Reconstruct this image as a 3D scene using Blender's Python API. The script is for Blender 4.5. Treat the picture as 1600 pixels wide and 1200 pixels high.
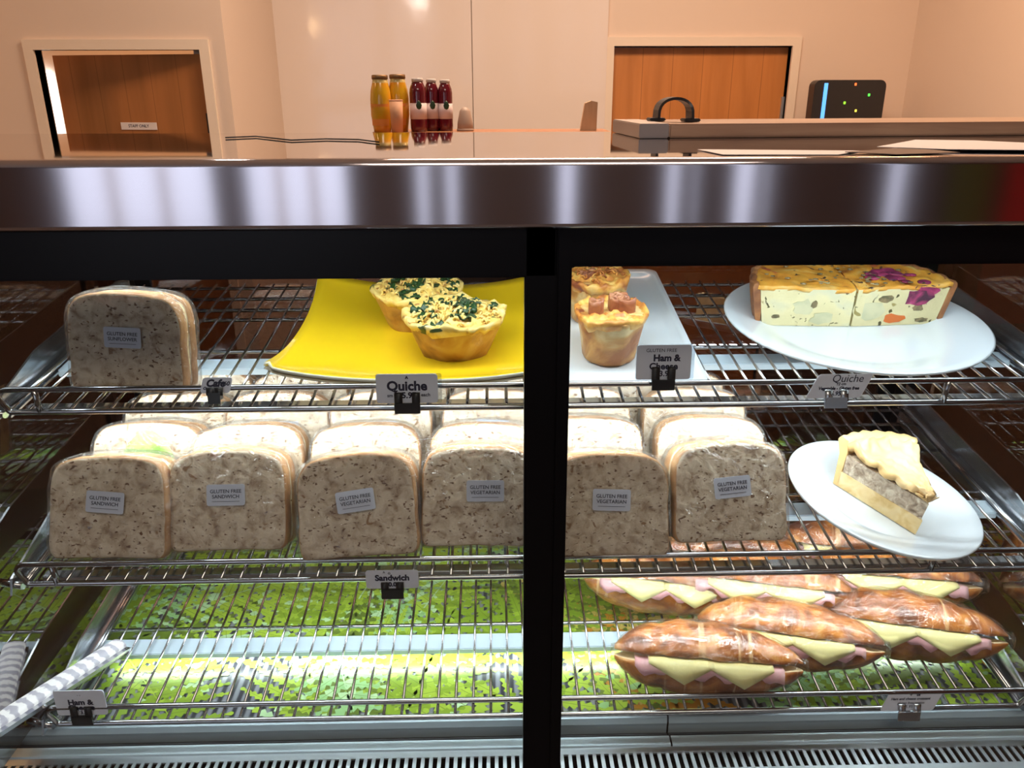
import bpy, bmesh, math, random
from mathutils import Vector, Matrix, noise
for o in list(bpy.data.objects): bpy.data.objects.remove(o, do_unlink=True)
SC = bpy.context.scene
COL = SC.collection
PI = math.pi
R = math.radians

# ------------------------------------------------------------------ camera, world, big lights, exposure
CZ = 1.5
FPX = 1250.0
cam_d = bpy.data.cameras.new('camera'); cam = bpy.data.objects.new('camera', cam_d); COL.objects.link(cam)
cam_d.sensor_width = 36; cam_d.lens = 36*FPX/1600; cam_d.clip_start = 0.02
cam.location = (0, 0, CZ)
CAM_R = (Matrix.Rotation(R(-1.28), 3, 'Z') @ Matrix.Rotation(R(90-20.3), 3, 'X') @ Matrix.Rotation(R(-0.15), 3, 'Z'))
cam.rotation_euler = CAM_R.to_euler()
SC.camera = cam
w = bpy.data.worlds.new('world'); SC.world = w; w.use_nodes = True
bg = w.node_tree.nodes['Background']; bg.inputs[0].default_value = (0.80, 0.84, 1.0, 1); bg.inputs[1].default_value = 1.7
SC.view_settings.view_transform = 'Standard'; SC.view_settings.look = 'None'
SC.view_settings.exposure = 0.0; SC.view_settings.gamma = 1; SC.view_settings.use_curve_mapping = False

def area(name, loc, sx, sy, power, col, rot=(0, 0, 0)):
    l = bpy.data.lights.new(name, 'AREA'); l.shape = 'RECTANGLE'; l.size = sx; l.size_y = sy
    l.energy = power; l.color = col
    o = bpy.data.objects.new(name, l); COL.objects.link(o); o.location = loc; o.rotation_euler = rot
    return o
WARM = (1.0, 0.50, 0.22); SOFT = (1.0, 0.70, 0.50); COOL = (0.86, 0.95, 1.0)
area('ceiling_panel_light', (0.3, 2.0, 2.78), 1.2, 0.6, 54, SOFT)
area('ceiling_spot_light', (-3.0, 2.1, 2.6), 0.25, 0.25, 20, WARM)
area('ceiling_spot_light', (1.3, 2.3, 2.7), 0.25, 0.25, 9, WARM)
area('ceiling_panel_light', (0.2, -0.9, 2.78), 1.2, 0.6, 15, (1, 0.82, 0.68))

def ray(px, py):
    return (CAM_R @ Vector(((px-800)/FPX, (600-py)/FPX, -1))).normalized()
def on_y(px, py, y):
    d = ray(px, py); return Vector((0, 0, CZ)) + d*(y/d.y)
def on_z(px, py, z):
    d = ray(px, py); return Vector((0, 0, CZ)) + d*((z-CZ)/d.z)
def on_x(px, py, x):
    d = ray(px, py); return Vector((0, 0, CZ)) + d*(x/d.x)

# ------------------------------------------------------------------ materials
def nt(name):
    m = bpy.data.materials.new(name); m.use_nodes = True
    return m, m.node_tree, m.node_tree.nodes['Principled BSDF']
def simple(name, col, rough=0.5, metal=0, spec=0.5, emit=None, es=0, coat=0, sss=0, bump=None, var=None):
    m, t, p = nt(name)
    p.inputs['Base Color'].default_value = (*col, 1); p.inputs['Roughness'].default_value = rough
    p.inputs['Metallic'].default_value = metal; p.inputs['Specular IOR Level'].default_value = spec
    p.inputs['Coat Weight'].default_value = coat
    if emit: p.inputs['Emission Color'].default_value = (*emit, 1); p.inputs['Emission Strength'].default_value = es
    if sss: p.inputs['Subsurface Weight'].default_value = sss; p.inputs['Subsurface Radius'].default_value = (0.01, 0.006, 0.003); p.inputs['Subsurface Scale'].default_value = 1
    if var or bump:
        tc = t.nodes.new('ShaderNodeTexCoord')
    if var:    # (scale, colour2, lo, hi)
        n = t.nodes.new('ShaderNodeTexNoise'); n.inputs['Scale'].default_value = var[0]; n.inputs['Detail'].default_value = 6
        t.links.new(tc.outputs['Object'], n.inputs['Vector'])
        r = t.nodes.new('ShaderNodeValToRGB'); r.color_ramp.elements[0].color = (*col, 1); r.color_ramp.elements[1].color = (*var[1], 1)
        r.color_ramp.elements[0].position = var[2]; r.color_ramp.elements[1].position = var[3]
        t.links.new(n.outputs['Fac'], r.inputs[0]); t.links.new(r.outputs[0], p.inputs['Base Color'])
    if bump:   # (scale, strength, distance)
        n = t.nodes.new('ShaderNodeTexNoise'); n.inputs['Scale'].default_value = bump[0]; n.inputs['Detail'].default_value = 5
        t.links.new(tc.outputs['Object'], n.inputs['Vector'])
        b = t.nodes.new('ShaderNodeBump'); b.inputs['Strength'].default_value = bump[1]; b.inputs['Distance'].default_value = bump[2]
        t.links.new(n.outputs['Fac'], b.inputs['Height']); t.links.new(b.outputs[0], p.inputs['Normal'])
    return m

def ramp(t, src, stops):
    r = t.nodes.new('ShaderNodeValToRGB'); cr = r.color_ramp
    while len(cr.elements) < len(stops): cr.elements.new(0.5)
    for e, (p_, c) in zip(cr.elements, stops):
        e.position = p_; e.color = (*c, 1)
    t.links.new(src, r.inputs[0]); return r.outputs[0]
def tex(t, kind, scale, vec=None, detail=4, mscale=None, coord='Object', rand=False, dist=0):
    tc = t.nodes.new('ShaderNodeTexCoord'); out = tc.outputs[coord]
    if rand:
        oi = t.nodes.new('ShaderNodeObjectInfo'); mu = t.nodes.new('ShaderNodeMath'); mu.operation = 'MULTIPLY'; mu.inputs[1].default_value = 37.0
        t.links.new(oi.outputs['Random'], mu.inputs[0])
        va = t.nodes.new('ShaderNodeVectorMath'); va.operation = 'ADD'
        t.links.new(out, va.inputs[0]); t.links.new(mu.outputs[0], va.inputs[1]); out = va.outputs[0]
    if mscale:
        mp = t.nodes.new('ShaderNodeMapping'); mp.inputs['Scale'].default_value = mscale
        t.links.new(out, mp.inputs[0]); out = mp.outputs[0]
    if kind == 'noise':
        n = t.nodes.new('ShaderNodeTexNoise'); n.inputs['Scale'].default_value = scale; n.inputs['Detail'].default_value = detail
        n.inputs['Distortion'].default_value = dist
        t.links.new(out, n.inputs['Vector']); return n.outputs['Fac']
    n = t.nodes.new('ShaderNodeTexVoronoi'); n.inputs['Scale'].default_value = scale
    t.links.new(out, n.inputs['Vector']); return n.outputs['Distance']
def mix(t, fac, a, b, mode='MIX'):
    m = t.nodes.new('ShaderNodeMix'); m.data_type = 'RGBA'; m.blend_type = mode
    if isinstance(fac, float): m.inputs[0].default_value = fac
    else: t.links.new(fac, m.inputs[0])
    for i, v in ((6, a), (7, b)):
        if isinstance(v, tuple): m.inputs[i].default_value = (*v, 1)
        else: t.links.new(v, m.inputs[i])
    return m.outputs[2]
def bumpn(t, p, h, s, d):
    b = t.nodes.new('ShaderNodeBump'); b.inputs['Strength'].default_value = s; b.inputs['Distance'].default_value = d
    t.links.new(h, b.inputs['Height']); t.links.new(b.outputs[0], p.inputs['Normal'])

def film(name, op=0.12, tint=(1, 1, 1), rough=0.12, bs=45, bd=0.0025, strength=0.7, haze=0.05):
    m = bpy.data.materials.new(name); m.use_nodes = True; t = m.node_tree; t.nodes.clear()
    o = t.nodes.new('ShaderNodeOutputMaterial'); tr = t.nodes.new('ShaderNodeBsdfTransparent'); gl = t.nodes.new('ShaderNodeBsdfGlossy')
    df = t.nodes.new('ShaderNodeBsdfDiffuse'); df.inputs[0].default_value = (0.9, 0.9, 0.92, 1)
    tr.inputs[0].default_value = (*tint, 1); gl.inputs['Roughness'].default_value = rough
    mx = t.nodes.new('ShaderNodeMixShader'); mx2 = t.nodes.new('ShaderNodeMixShader'); mx2.inputs[0].default_value = haze
    lw = t.nodes.new('ShaderNodeLayerWeight'); lw.inputs[0].default_value = 0.25
    ma = t.nodes.new('ShaderNodeMath'); ma.operation = 'MULTIPLY_ADD'; ma.inputs[1].default_value = 0.35; ma.inputs[2].default_value = op
    t.links.new(lw.outputs['Fresnel'], ma.inputs[0])
    h = tex(t, 'noise', bs, detail=5, rand=True, dist=1.5)
    b = t.nodes.new('ShaderNodeBump'); b.inputs['Strength'].default_value = strength; b.inputs['Distance'].default_value = bd
    t.links.new(h, b.inputs['Height']); t.links.new(b.outputs[0], gl.inputs['Normal']); 
    t.links.new(tr.outputs[0], mx2.inputs[1]); t.links.new(df.outputs[0], mx2.inputs[2])
    t.links.new(ma.outputs[0], mx.inputs[0]); t.links.new(mx2.outputs[0], mx.inputs[1]); t.links.new(gl.outputs[0], mx.inputs[2])
    t.links.new(mx.outputs[0], o.inputs[0]); return m
def pane(name, tint, refl, rough=0.0, gcol=(1, 1, 1)):
    m = bpy.data.materials.new(name); m.use_nodes = True; t = m.node_tree; t.nodes.clear()
    o = t.nodes.new('ShaderNodeOutputMaterial'); tr = t.nodes.new('ShaderNodeBsdfTransparent'); gl = t.nodes.new('ShaderNodeBsdfGlossy')
    tr.inputs[0].default_value = (*tint, 1); gl.inputs['Roughness'].default_value = rough; gl.inputs[0].default_value = (*gcol, 1)
    mx = t.nodes.new('ShaderNodeMixShader'); mx.inputs[0].default_value = refl
    t.links.new(tr.outputs[0], mx.inputs[1]); t.links.new(gl.outputs[0], mx.inputs[2]); t.links.new(mx.outputs[0], o.inputs[0]); return m

def mk_wood(name, c1, c2, sc=(1, 1, 1), rough=0.35, scale=6, coat=0.3, planks=None):
    m, t, p = nt(name)
    f = tex(t, 'noise', scale, detail=6, mscale=sc, dist=0.6)
    c = ramp(t, f, [(0.3, c1), (0.7, c2)])
    if planks:
        tc = t.nodes.new('ShaderNodeTexCoord'); sx = t.nodes.new('ShaderNodeSeparateXYZ'); t.links.new(tc.outputs['Object'], sx.inputs[0])
        mu = t.nodes.new('ShaderNodeMath'); mu.operation = 'MULTIPLY'; mu.inputs[1].default_value = 1/planks; t.links.new(sx.outputs[0], mu.inputs[0])
        fr = t.nodes.new('ShaderNodeMath'); fr.operation = 'FRACT'; t.links.new(mu.outputs[0], fr.inputs[0])
        k = ramp(t, fr.outputs[0], [(0.0, (0.45,)*3), (0.03, (1, 1, 1)), (0.6, (0.9,)*3), (1, (1,)*3)])
        c = mix(t, 1.0, c, k, 'MULTIPLY')
    t.links.new(c, p.inputs['Base Color']); p.inputs['Roughness'].default_value = rough; p.inputs['Coat Weight'].default_value = coat
    p.inputs['Coat Roughness'].default_value = 0.15
    return m
def mk_steel(name, scl, rough, col=(0.62, 0.61, 0.63), bs=0.5, bd=0.0004):
    m, t, p = nt(name)
    f = tex(t, 'noise', 60, detail=3, mscale=scl)
    bumpn(t, p, f, bs, bd)
    p.inputs['Base Color'].default_value = (*col, 1); p.inputs['Metallic'].default_value = 1; p.inputs['Roughness'].default_value = rough
    return m
M = {}
M['wall'] = simple('painted wall', (0.74, 0.62, 0.52), 0.55, bump=(90, 0.05, 0.001))
M['wallw'] = simple('gloss splashback', (0.80, 0.72, 0.66), 0.10, spec=0.5, bump=(1.3, 0.25, 0.02))
M['ceil'] = simple('ceiling paint', (0.7, 0.66, 0.6), 0.8)
M['floor'] = simple('floor vinyl', (0.15, 0.12, 0.105), 0.5, var=(8, (0.20, 0.16, 0.14), 0.3, 0.7))
M['trim'] = simple('cream trim', (0.82, 0.72, 0.60), 0.35)
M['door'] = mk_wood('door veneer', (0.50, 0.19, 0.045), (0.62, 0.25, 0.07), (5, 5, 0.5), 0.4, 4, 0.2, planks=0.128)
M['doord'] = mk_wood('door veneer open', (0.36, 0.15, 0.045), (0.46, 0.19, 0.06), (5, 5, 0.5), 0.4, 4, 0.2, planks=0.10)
M['board'] = mk_wood('board wood', (0.34, 0.20, 0.13), (0.50, 0.33, 0.22), (0.5, 8, 8), 0.45, 12, 0.1)
M['bench'] = mk_wood('bench wood', (0.30, 0.12, 0.05), (0.40, 0.17, 0.07), (0.6, 5, 5), 0.4, 5, 0.2)
M['cab'] = simple('dark cabinet laminate', (0.10, 0.075, 0.065), 0.5)
M['endcap'] = simple('worn steel cap', (0.42, 0.37, 0.34), 0.4, 0.8)
M['block'] = mk_wood('block wood', (0.50, 0.34, 0.20), (0.62, 0.45, 0.28), (5, 5, 0.6), 0.5, 8, 0)
M['lip'] = mk_steel('brushed steel lip', (0.05, 1, 5), 0.13, (0.66, 0.63, 0.67), 0.06, 0.0002)
_t = M['lip'].node_tree; _p = _t.nodes['Principled BSDF']; _p.inputs['Anisotropic'].default_value = 0.92; _p.inputs['Anisotropic Rotation'].default_value = 0.25
_g = _t.nodes.new('ShaderNodeTangent'); _g.direction_type = 'UV_MAP'; _g.uv_map = 'UVMap'; _t.links.new(_g.outputs[0], _p.inputs['Tangent'])
M['top'] = mk_steel('polished steel top', (0.25, 0.25, 0.25), 0.03, (0.70, 0.66, 0.66), 0.05, 0.0002)
M['steel'] = mk_steel('satin steel', (0.3, 3, 3), 0.25, (0.60, 0.62, 0.65), 0.15, 0.0004)
M['steeld'] = mk_steel('dull steel', (0.3, 3, 3), 0.42, (0.60, 0.65, 0.69), 0.15, 0.0004)
M['chrome'] = simple('chrome wire', (0.45, 0.45, 0.47), 0.16, 1)
M['channel'] = simple('pale blue grey channel', (0.50, 0.60, 0.68), 0.3)
M['black'] = simple('black anodised frame', (0.004, 0.004, 0.005), 0.3, spec=0.2)
M['blackp'] = simple('black plastic', (0.02, 0.02, 0.022), 0.35)
M['dark'] = simple('dark void', (0.004, 0.004, 0.004), 0.9)
M['glass'] = pane('front glass', (0.96, 0.98, 0.97), 0.022)
M['side'] = pane('side glass', (0.34, 0.28, 0.25), 0.42, gcol=(0.9, 0.9, 0.9))
M['rear'] = pane('rear glass', (0.46, 0.41, 0.40), 0.12)
M['white'] = simple('white porcelain', (0.80, 0.86, 0.92), 0.12, coat=0.5)
M['yellow'] = simple('yellow glaze', (0.92, 0.61, 0.015), 0.16, coat=0.4)
M['plate_edge'] = simple('bare ceramic', (0.80, 0.74, 0.55), 0.3)
M['paper'] = simple('paper', (0.78, 0.76, 0.78), 0.6)
M['tag'] = simple('tag card', (0.80, 0.82, 0.92), 0.35, coat=0.3)
M['stick'] = simple('label paper', (0.62, 0.66, 0.78), 0.4)
M['ink'] = simple('ink', (0.02, 0.02, 0.05), 0.5)
M['clear'] = pane('clear plastic', (0.82, 0.85, 0.88), 0.10, 0.05)
M['film'] = film('cling film', op=0.07, rough=0.10, bs=70, bd=0.006, strength=1.0, haze=0.04)
M['led'] = simple('led diffuser', (1, 1, 1), 0.5, emit=(0.88, 0.95, 1), es=6)
M['lamp'] = simple('lamp bulb', (1, 1, 1), 0.5, emit=(1, 0.62, 0.28), es=40)
M['lampw'] = simple('lamp bulb white', (1, 1, 1), 0.5, emit=(1, 0.9, 0.8), es=50)
M['ham'] = simple('ham', (0.80, 0.40, 0.42), 0.35, sss=0.15, var=(30, (0.88, 0.56, 0.54), 0.4, 0.65))
M['cheese'] = simple('cheese', (0.90, 0.80, 0.36), 0.35, sss=0.1)
M['lettuce'] = simple('lettuce', (0.25, 0.48, 0.06), 0.4, var=(60, (0.50, 0.68, 0.20), 0.4, 0.6))
M['egg'] = simple('egg filling', (0.80, 0.72, 0.42), 0.5, var=(120, (0.60, 0.30, 0.18), 0.5, 0.7), bump=(150, 0.6, 0.002))
M['spinach'] = simple('spinach', (0.015, 0.05, 0.012), 0.35, bump=(200, 0.5, 0.002))
M['red'] = simple('red banner', (0.5, 0.02, 0.03), 0.5)
M['green'] = simple('green poster', (0.10, 0.13, 0.03), 0.5)

def mk_bread():
    m, t, p = nt('bread crumb')
    a = tex(t, 'noise', 90, detail=6, rand=True, dist=0.5)
    c = ramp(t, a, [(0.30, (0.36, 0.24, 0.15)), (0.43, (0.60, 0.47, 0.33)), (0.6, (0.78, 0.66, 0.50))])
    v = tex(t, 'noise', 190, detail=2, rand=True, mscale=(1, 1, 1.7), dist=0.3)
    s = ramp(t, v, [(0.63, (0, 0, 0)), (0.67, (1, 1, 1))])
    c = mix(t, s, c, (0.17, 0.08, 0.035))
    v2 = tex(t, 'noise', 85, detail=2, rand=True, dist=0.8)
    s2 = ramp(t, v2, [(0.66, (0, 0, 0)), (0.72, (1, 1, 1))])
    c = mix(t, s2, c, (0.34, 0.19, 0.09))
    t.links.new(c, p.inputs['Base Color']); p.inputs['Roughness'].default_value = 0.75
    p.inputs['Subsurface Weight'].default_value = 0.12; p.inputs['Subsurface Radius'].default_value = (0.012, 0.008, 0.005); p.inputs['Subsurface Scale'].default_value = 1
    bumpn(t, p, a, 0.8, 0.003); return m
M['bread'] = mk_bread()
M['crust'] = simple('bread crust', (0.34, 0.15, 0.045), 0.55, var=(45, (0.62, 0.34, 0.14), 0.35, 0.65), bump=(120, 0.5, 0.002))
def mk_croissant():
    m, t, p = nt('croissant crust')
    a = tex(t, 'noise', 26, detail=7, rand=True, mscale=(1, 1.3, 1.3), dist=1.2)
    c = ramp(t, a, [(0.34, (0.15, 0.04, 0.008)), (0.47, (0.36, 0.105, 0.016)), (0.58, (0.54, 0.19, 0.03)), (0.72, (0.72, 0.36, 0.10))])
    b = tex(t, 'noise', 10, detail=4, rand=True, mscale=(5, 0.5, 0.5), dist=1.0)
    s = ramp(t, b, [(0.62, (0, 0, 0)), (0.68, (0.6, 0.6, 0.6))])
    c = mix(t, s, c, (0.86, 0.58, 0.30))
    t.links.new(c, p.inputs['Base Color']); p.inputs['Roughness'].default_value = 0.36; p.inputs['Coat Weight'].default_value = 0.25
    h = tex(t, 'noise', 45, detail=6, rand=True); bumpn(t, p, h, 0.8, 0.005); return m
M['croissant'] = mk_croissant()
M['crumb'] = simple('croissant crumb', (0.80, 0.62, 0.36), 0.7, bump=(120, 0.8, 0.003))
def mk_food(name, stops, scale, spots=(), rough=0.5, bump=(80, 0.6, 0.003), coat=0.15, dist=1.0):
    m, t, p = nt(name)
    a = tex(t, 'noise', scale, detail=6, rand=True, dist=dist)
    c = ramp(t, a, stops)
    for (sc, lo, hi, col) in spots:
        v = tex(t, 'noise', sc, detail=2, rand=True, dist=0.8)
        c = mix(t, ramp(t, v, [(lo, (0, 0, 0)), (hi, (1, 1, 1))]), c, col)
    t.links.new(c, p.inputs['Base Color']); p.inputs['Roughness'].default_value = rough; p.inputs['Coat Weight'].default_value = coat
    h = tex(t, 'noise', bump[0], detail=5, rand=True); bumpn(t, p, h, bump[1], bump[2]); return m
M['fr_top'] = mk_food('frittata top', [(0.3, (0.42, 0.18, 0.04)), (0.42, (0.78, 0.52, 0.12)), (0.6, (0.84, 0.62, 0.22)), (0.8, (0.84, 0.70, 0.40))], 50,
                      [(38, 0.62, 0.66, (0.03, 0.06, 0.02))])
M['fr_side'] = mk_food('frittata side', [(0.3, (0.24, 0.09, 0.02)), (0.5, (0.52, 0.25, 0.05)), (0.75, (0.74, 0.48, 0.15))], 28)
M['hm_top'] = mk_food('ham muffin top', [(0.30, (0.28, 0.07, 0.03)), (0.44, (0.60, 0.22, 0.04)), (0.58, (0.84, 0.46, 0.10)), (0.75, (0.90, 0.68, 0.30))], 40)
M['hm_side'] = mk_food('ham muffin side', [(0.38, (0.36, 0.12, 0.03)), (0.50, (0.66, 0.32, 0.08)), (0.66, (0.86, 0.64, 0.30))], 20)
M['hm_meat'] = mk_food('baked ham', [(0.3, (0.16, 0.04, 0.02)), (0.5, (0.34, 0.11, 0.05)), (0.75, (0.55, 0.25, 0.11))], 40)
M['q_top'] = mk_food('quiche top', [(0.30, (0.36, 0.11, 0.02)), (0.42, (0.78, 0.33, 0.04)), (0.55, (0.84, 0.40, 0.05)), (0.72, (0.88, 0.60, 0.20))], 26,
                     [(60, 0.66, 0.69, (0.06, 0.03, 0.03)), (24, 0.68, 0.72, (0.55, 0.10, 0.05))])
M['q_cut'] = mk_food('quiche custard', [(0.35, (0.76, 0.66, 0.36)), (0.55, (0.84, 0.74, 0.42)), (0.7, (0.72, 0.68, 0.46))], 22,
                     [(95, 0.665, 0.69, (0.10, 0.08, 0.02)), (45, 0.69, 0.72, (0.38, 0.30, 0.10))], rough=0.4)
M['q_crust'] = mk_food('quiche crust', [(0.3, (0.16, 0.05, 0.02)), (0.6, (0.42, 0.17, 0.06)), (0.8, (0.60, 0.32, 0.12))], 30)
M['beet'] = mk_food('beetroot', [(0.35, (0.07, 0.015, 0.04)), (0.6, (0.42, 0.04, 0.14)), (0.8, (0.62, 0.14, 0.26))], 60)
M['carrot'] = simple('carrot', (0.72, 0.17, 0.03), 0.4)
M['potato'] = simple('potato chunk', (0.72, 0.67, 0.42), 0.4, var=(60, (0.60, 0.58, 0.36), 0.4, 0.6))
M['olive'] = simple('herb chunk', (0.13, 0.11, 0.05), 0.5, var=(120, (0.33, 0.24, 0.12), 0.4, 0.6))
M['pastry'] = mk_food('shortcrust', [(0.3, (0.72, 0.46, 0.17)), (0.5, (0.80, 0.52, 0.22)), (0.75, (0.86, 0.66, 0.36))], 22, rough=0.45, bump=(60, 0.4, 0.002))
M['piecut'] = mk_food('pie cut', [(0.3, (0.66, 0.42, 0.15)), (0.5, (0.80, 0.58, 0.27)), (0.75, (0.86, 0.70, 0.40))], 60, rough=0.6)
M['mince'] = mk_food('chicken filling', [(0.3, (0.20, 0.13, 0.08)), (0.48, (0.50, 0.38, 0.27)), (0.7, (0.78, 0.68, 0.52))], 110, rough=0.45, bump=(150, 1, 0.004))

# ------------------------------------------------------------------ mesh helpers
class MB:
    def __init__(s): s.bm = bmesh.new(); s.mats = []
    def mi(s, m):
        if m is None: return 0
        m = M[m]
        if m not in s.mats: s.mats.append(m)
        return s.mats.index(m)
    def box(s, a, b, m=None, bev=0, mtx=None):
        lo = Vector([min(a[i], b[i]) for i in range(3)]); hi = Vector([max(a[i], b[i]) for i in range(3)])
        t = bmesh.new(); bmesh.ops.create_cube(t, size=1)
        for v in t.verts: v.co = Vector([lo[i] + (v.co[i]+.5)*(hi[i]-lo[i]) for i in range(3)])
        if bev: bmesh.ops.bevel(t, geom=t.edges[:], offset=bev, segments=2, affect='EDGES')
        s.add(t, m, mtx); return s
    def add(s, t, m=None, mtx=None, smooth=False):
        k = s.mi(m)
        if mtx: bmesh.ops.transform(t, matrix=mtx, verts=t.verts[:])
        vm = {}
        for v in t.verts: vm[v] = s.bm.verts.new(v.co)
        for f in t.faces:
            try: nf = s.bm.faces.new([vm[v] for v in f.verts])
            except ValueError: continue
            nf.material_index = k; nf.smooth = smooth or f.smooth
        t.free()
    def grid(s, rings, m=None, closed=True, cap0=False, cap1=False, smooth=True, mf=None):
        k = s.mi(m); vs = [[s.bm.verts.new(p) for p in r] for r in rings]; n = len(rings[0])
        for i in range(len(vs)-1):
            for j in range(n if closed else n-1):
                a, b, c, d = vs[i][j], vs[i][(j+1) % n], vs[i+1][(j+1) % n], vs[i+1][j]
                f = s.bm.faces.new((a, b, c, d)); f.material_index = k if mf is None else s.mi(mf(i, j)); f.smooth = smooth
        if cap0: f = s.bm.faces.new(list(reversed(vs[0]))); f.material_index = k if mf is None else s.mi(mf(0, 0)); f.smooth = False
        if cap1: f = s.bm.faces.new(vs[-1]); f.material_index = k if mf is None else s.mi(mf(len(vs)-2, 0)); f.smooth = False
        return s
    def tube(s, pts, r, m=None, n=8, closed=False):
        pts = [Vector(p) for p in pts]; rings = []; L = len(pts); up = None
        for i, p in enumerate(pts):
            if closed: d = (pts[(i+1) % L]-pts[i-1])
            else: d = (pts[min(i+1, L-1)]-pts[max(i-1, 0)])
            d.normalize()
            if up is None: up = Vector((0, 0, 1)) if abs(d.z) < .9 else Vector((0, 1, 0))
            x = d.cross(up); x.normalize(); y = x.cross(d); up = y
            rings.append([p + x*r*math.cos(2*PI*k/n) + y*r*math.sin(2*PI*k/n) for k in range(n)])
        if closed: rings.append(rings[0][:]);
        return s.grid(rings, m, cap0=not closed, cap1=not closed)
    def lathe(s, prof, m=None, n=40, c=(0, 0, 0), sx=1, sy=1, mf=None):
        rings = [[Vector((c[0]+r*sx*math.cos(2*PI*k/n), c[1]+r*sy*math.sin(2*PI*k/n), c[2]+z)) for k in range(n)] for r, z in prof]
        return s.grid(rings, m, cap0=prof[0][0] > 1e-4, cap1=prof[-1][0] > 1e-4, mf=mf)
    def poly(s, pts, m=None):
        f = s.bm.faces.new([s.bm.verts.new(p) for p in pts]); f.material_index = s.mi(m); return s
    def prism(s, pts, z0, z1, m=None, mtx=None):   # xy outline
        t = bmesh.new(); a = [t.verts.new((p[0], p[1], z0)) for p in pts]; b = [t.verts.new((p[0], p[1], z1)) for p in pts]; n = len(pts)
        t.faces.new(list(reversed(a))); t.faces.new(b)
        for i in range(n): t.faces.new((a[i], a[(i+1) % n], b[(i+1) % n], b[i]))
        s.add(t, m, mtx); return s
    def build(s, name, mat=None, parent=None, smooth=None, disp=None):
        bmesh.ops.remove_doubles(s.bm, verts=s.bm.verts[:], dist=1e-6)
        if disp:
            for v in s.bm.verts: v.co = disp(v.co)
        bmesh.ops.recalc_face_normals(s.bm, faces=s.bm.faces[:])
        me = bpy.data.meshes.new(name); s.bm.to_mesh(me); s.bm.free()
        if mat: me.materials.append(M[mat])
        else:
            for m in s.mats: me.materials.append(m)
        o = bpy.data.objects.new(name, me); COL.objects.link(o)
        if parent: o.parent = parent
        return o
def tag(o, label=None, cat=None, group=None, kind=None):
    if label: o['label'] = label
    if cat: o['category'] = cat
    if group: o['group'] = group
    if kind: o['kind'] = kind
    return o
def empty(name, loc=(0, 0, 0), rot=(0, 0, 0), label=None, cat=None, group=None):
    o = bpy.data.objects.new(name, None); COL.objects.link(o); o.location = loc; o.rotation_euler = rot; o.empty_display_size = 0.02
    return tag(o, label, cat, group)
def copy_tree(o, parent=None):
    c = o.copy(); COL.objects.link(c); c.parent = parent
    for ch in [x for x in bpy.data.objects if x.parent == o]: copy_tree(ch, c)
    return c
def struct(mb, name, mat=None):
    o = mb.build(name, mat); o['kind'] = 'structure'; return o
def fbm(p, s, seed=0):
    return noise.fractal(Vector(p)*s + Vector((seed*7.3, seed*3.1, seed*5.7)), 1.0, 2.0, 4)
_tc = {}
def text_mesh(s, size, bold=0.0, shear=0.0):
    k = (s, size, bold, shear)
    if k not in _tc:
        cu = bpy.data.curves.new('printing', 'FONT'); cu.body = s; cu.size = size; cu.align_x = 'CENTER'; cu.align_y = 'CENTER'
        cu.offset = bold; cu.shear = shear; cu.resolution_u = 3; cu.extrude = 0.00008
        cu.space_line = 1.05
        t = bpy.data.objects.new('tmp', cu); COL.objects.link(t); bpy.context.view_layer.update()
        me = bpy.data.meshes.new_from_object(t.evaluated_get(bpy.context.evaluated_depsgraph_get()))
        bpy.data.objects.remove(t)
        nl = s.count('\n')+1; mxl = max(len(q) for q in s.split('\n'))
        if bold and any(abs(v.co.y) > size*nl*.9 or abs(v.co.x) > size*(mxl*.5+.6) for v in me.vertices): return text_mesh(s, size, 0.0, shear)
        me.materials.clear(); me.materials.append(M['ink']); me.name = 'printing'; _tc[k] = me
    return _tc[k]
def text(s, size, parent, loc, rot=(PI/2, 0, 0), bold=0.0, shear=0.0, name='printing'):
    o = bpy.data.objects.new(name, text_mesh(s, size, bold, shear)); COL.objects.link(o)
    o.parent = parent; o.location = loc; o.rotation_euler = rot; return o
def rrect(w, h, r, n=4):
    pts = []
    for cx, cy, a0 in ((w/2-r, h/2-r, 0), (-w/2+r, h/2-r, 90), (-w/2+r, -h/2+r, 180), (w/2-r, -h/2+r, 270)):
        for i in range(n+1):
            a = R(a0+90*i/n); pts.append((cx+r*math.cos(a), cy+r*math.sin(a)))
    return pts

# ------------------------------------------------------------------ room shell
DB, DL = 3.6, 2.9
zc = 2.8
XL, XR = -3.6, 3.6
def wall_with_hole(mb, x0, x1, y0, y1, z0, z1, hx0, hx1, hz1, m=None):
    mb.box((x0, y0, z0), (hx0, y1, z1), m); mb.box((hx1, y0, z0), (x1, y1, z1), m); mb.box((hx0, y0, hz1), (hx1, y1, z1), m)
struct(MB().box((XL-.2, -3.2, -0.1), (XR+.2, 6.0, 0)), 'floor', 'floor')
struct(MB().box((XL-.2, -3.2, zc), (XR+.2, 6.0, zc+.1)), 'ceiling', 'ceil')
# left wall (nearer part, with the open doorway)
xc = on_y(355, 100, DL).x                          # outer corner of the left wall
dl0, dl1 = on_y(68, 150, DL).x, on_y(322, 150, DL).x
dlt = on_y(190, 78, DL).z
mb = MB(); wall_with_hole(mb, XL, xc, DL, DL+.04, 0, zc, dl0, dl1, dlt); mb.box((xc-.12, DL+.04, 0), (xc, DB, zc)); struct(mb, 'wall_left', 'wall')
mb = MB(); T = .032
mb.box((dl0-T, DL-.012, 0), (dl0, DL+.045, dlt+T)); mb.box((dl1, DL-.012, 0), (dl1+T, DL+.045, dlt+T)); mb.box((dl0, DL-.012, dlt), (dl1, DL+.045, dlt+T))
struct(mb, 'trim_1', 'trim')
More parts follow.
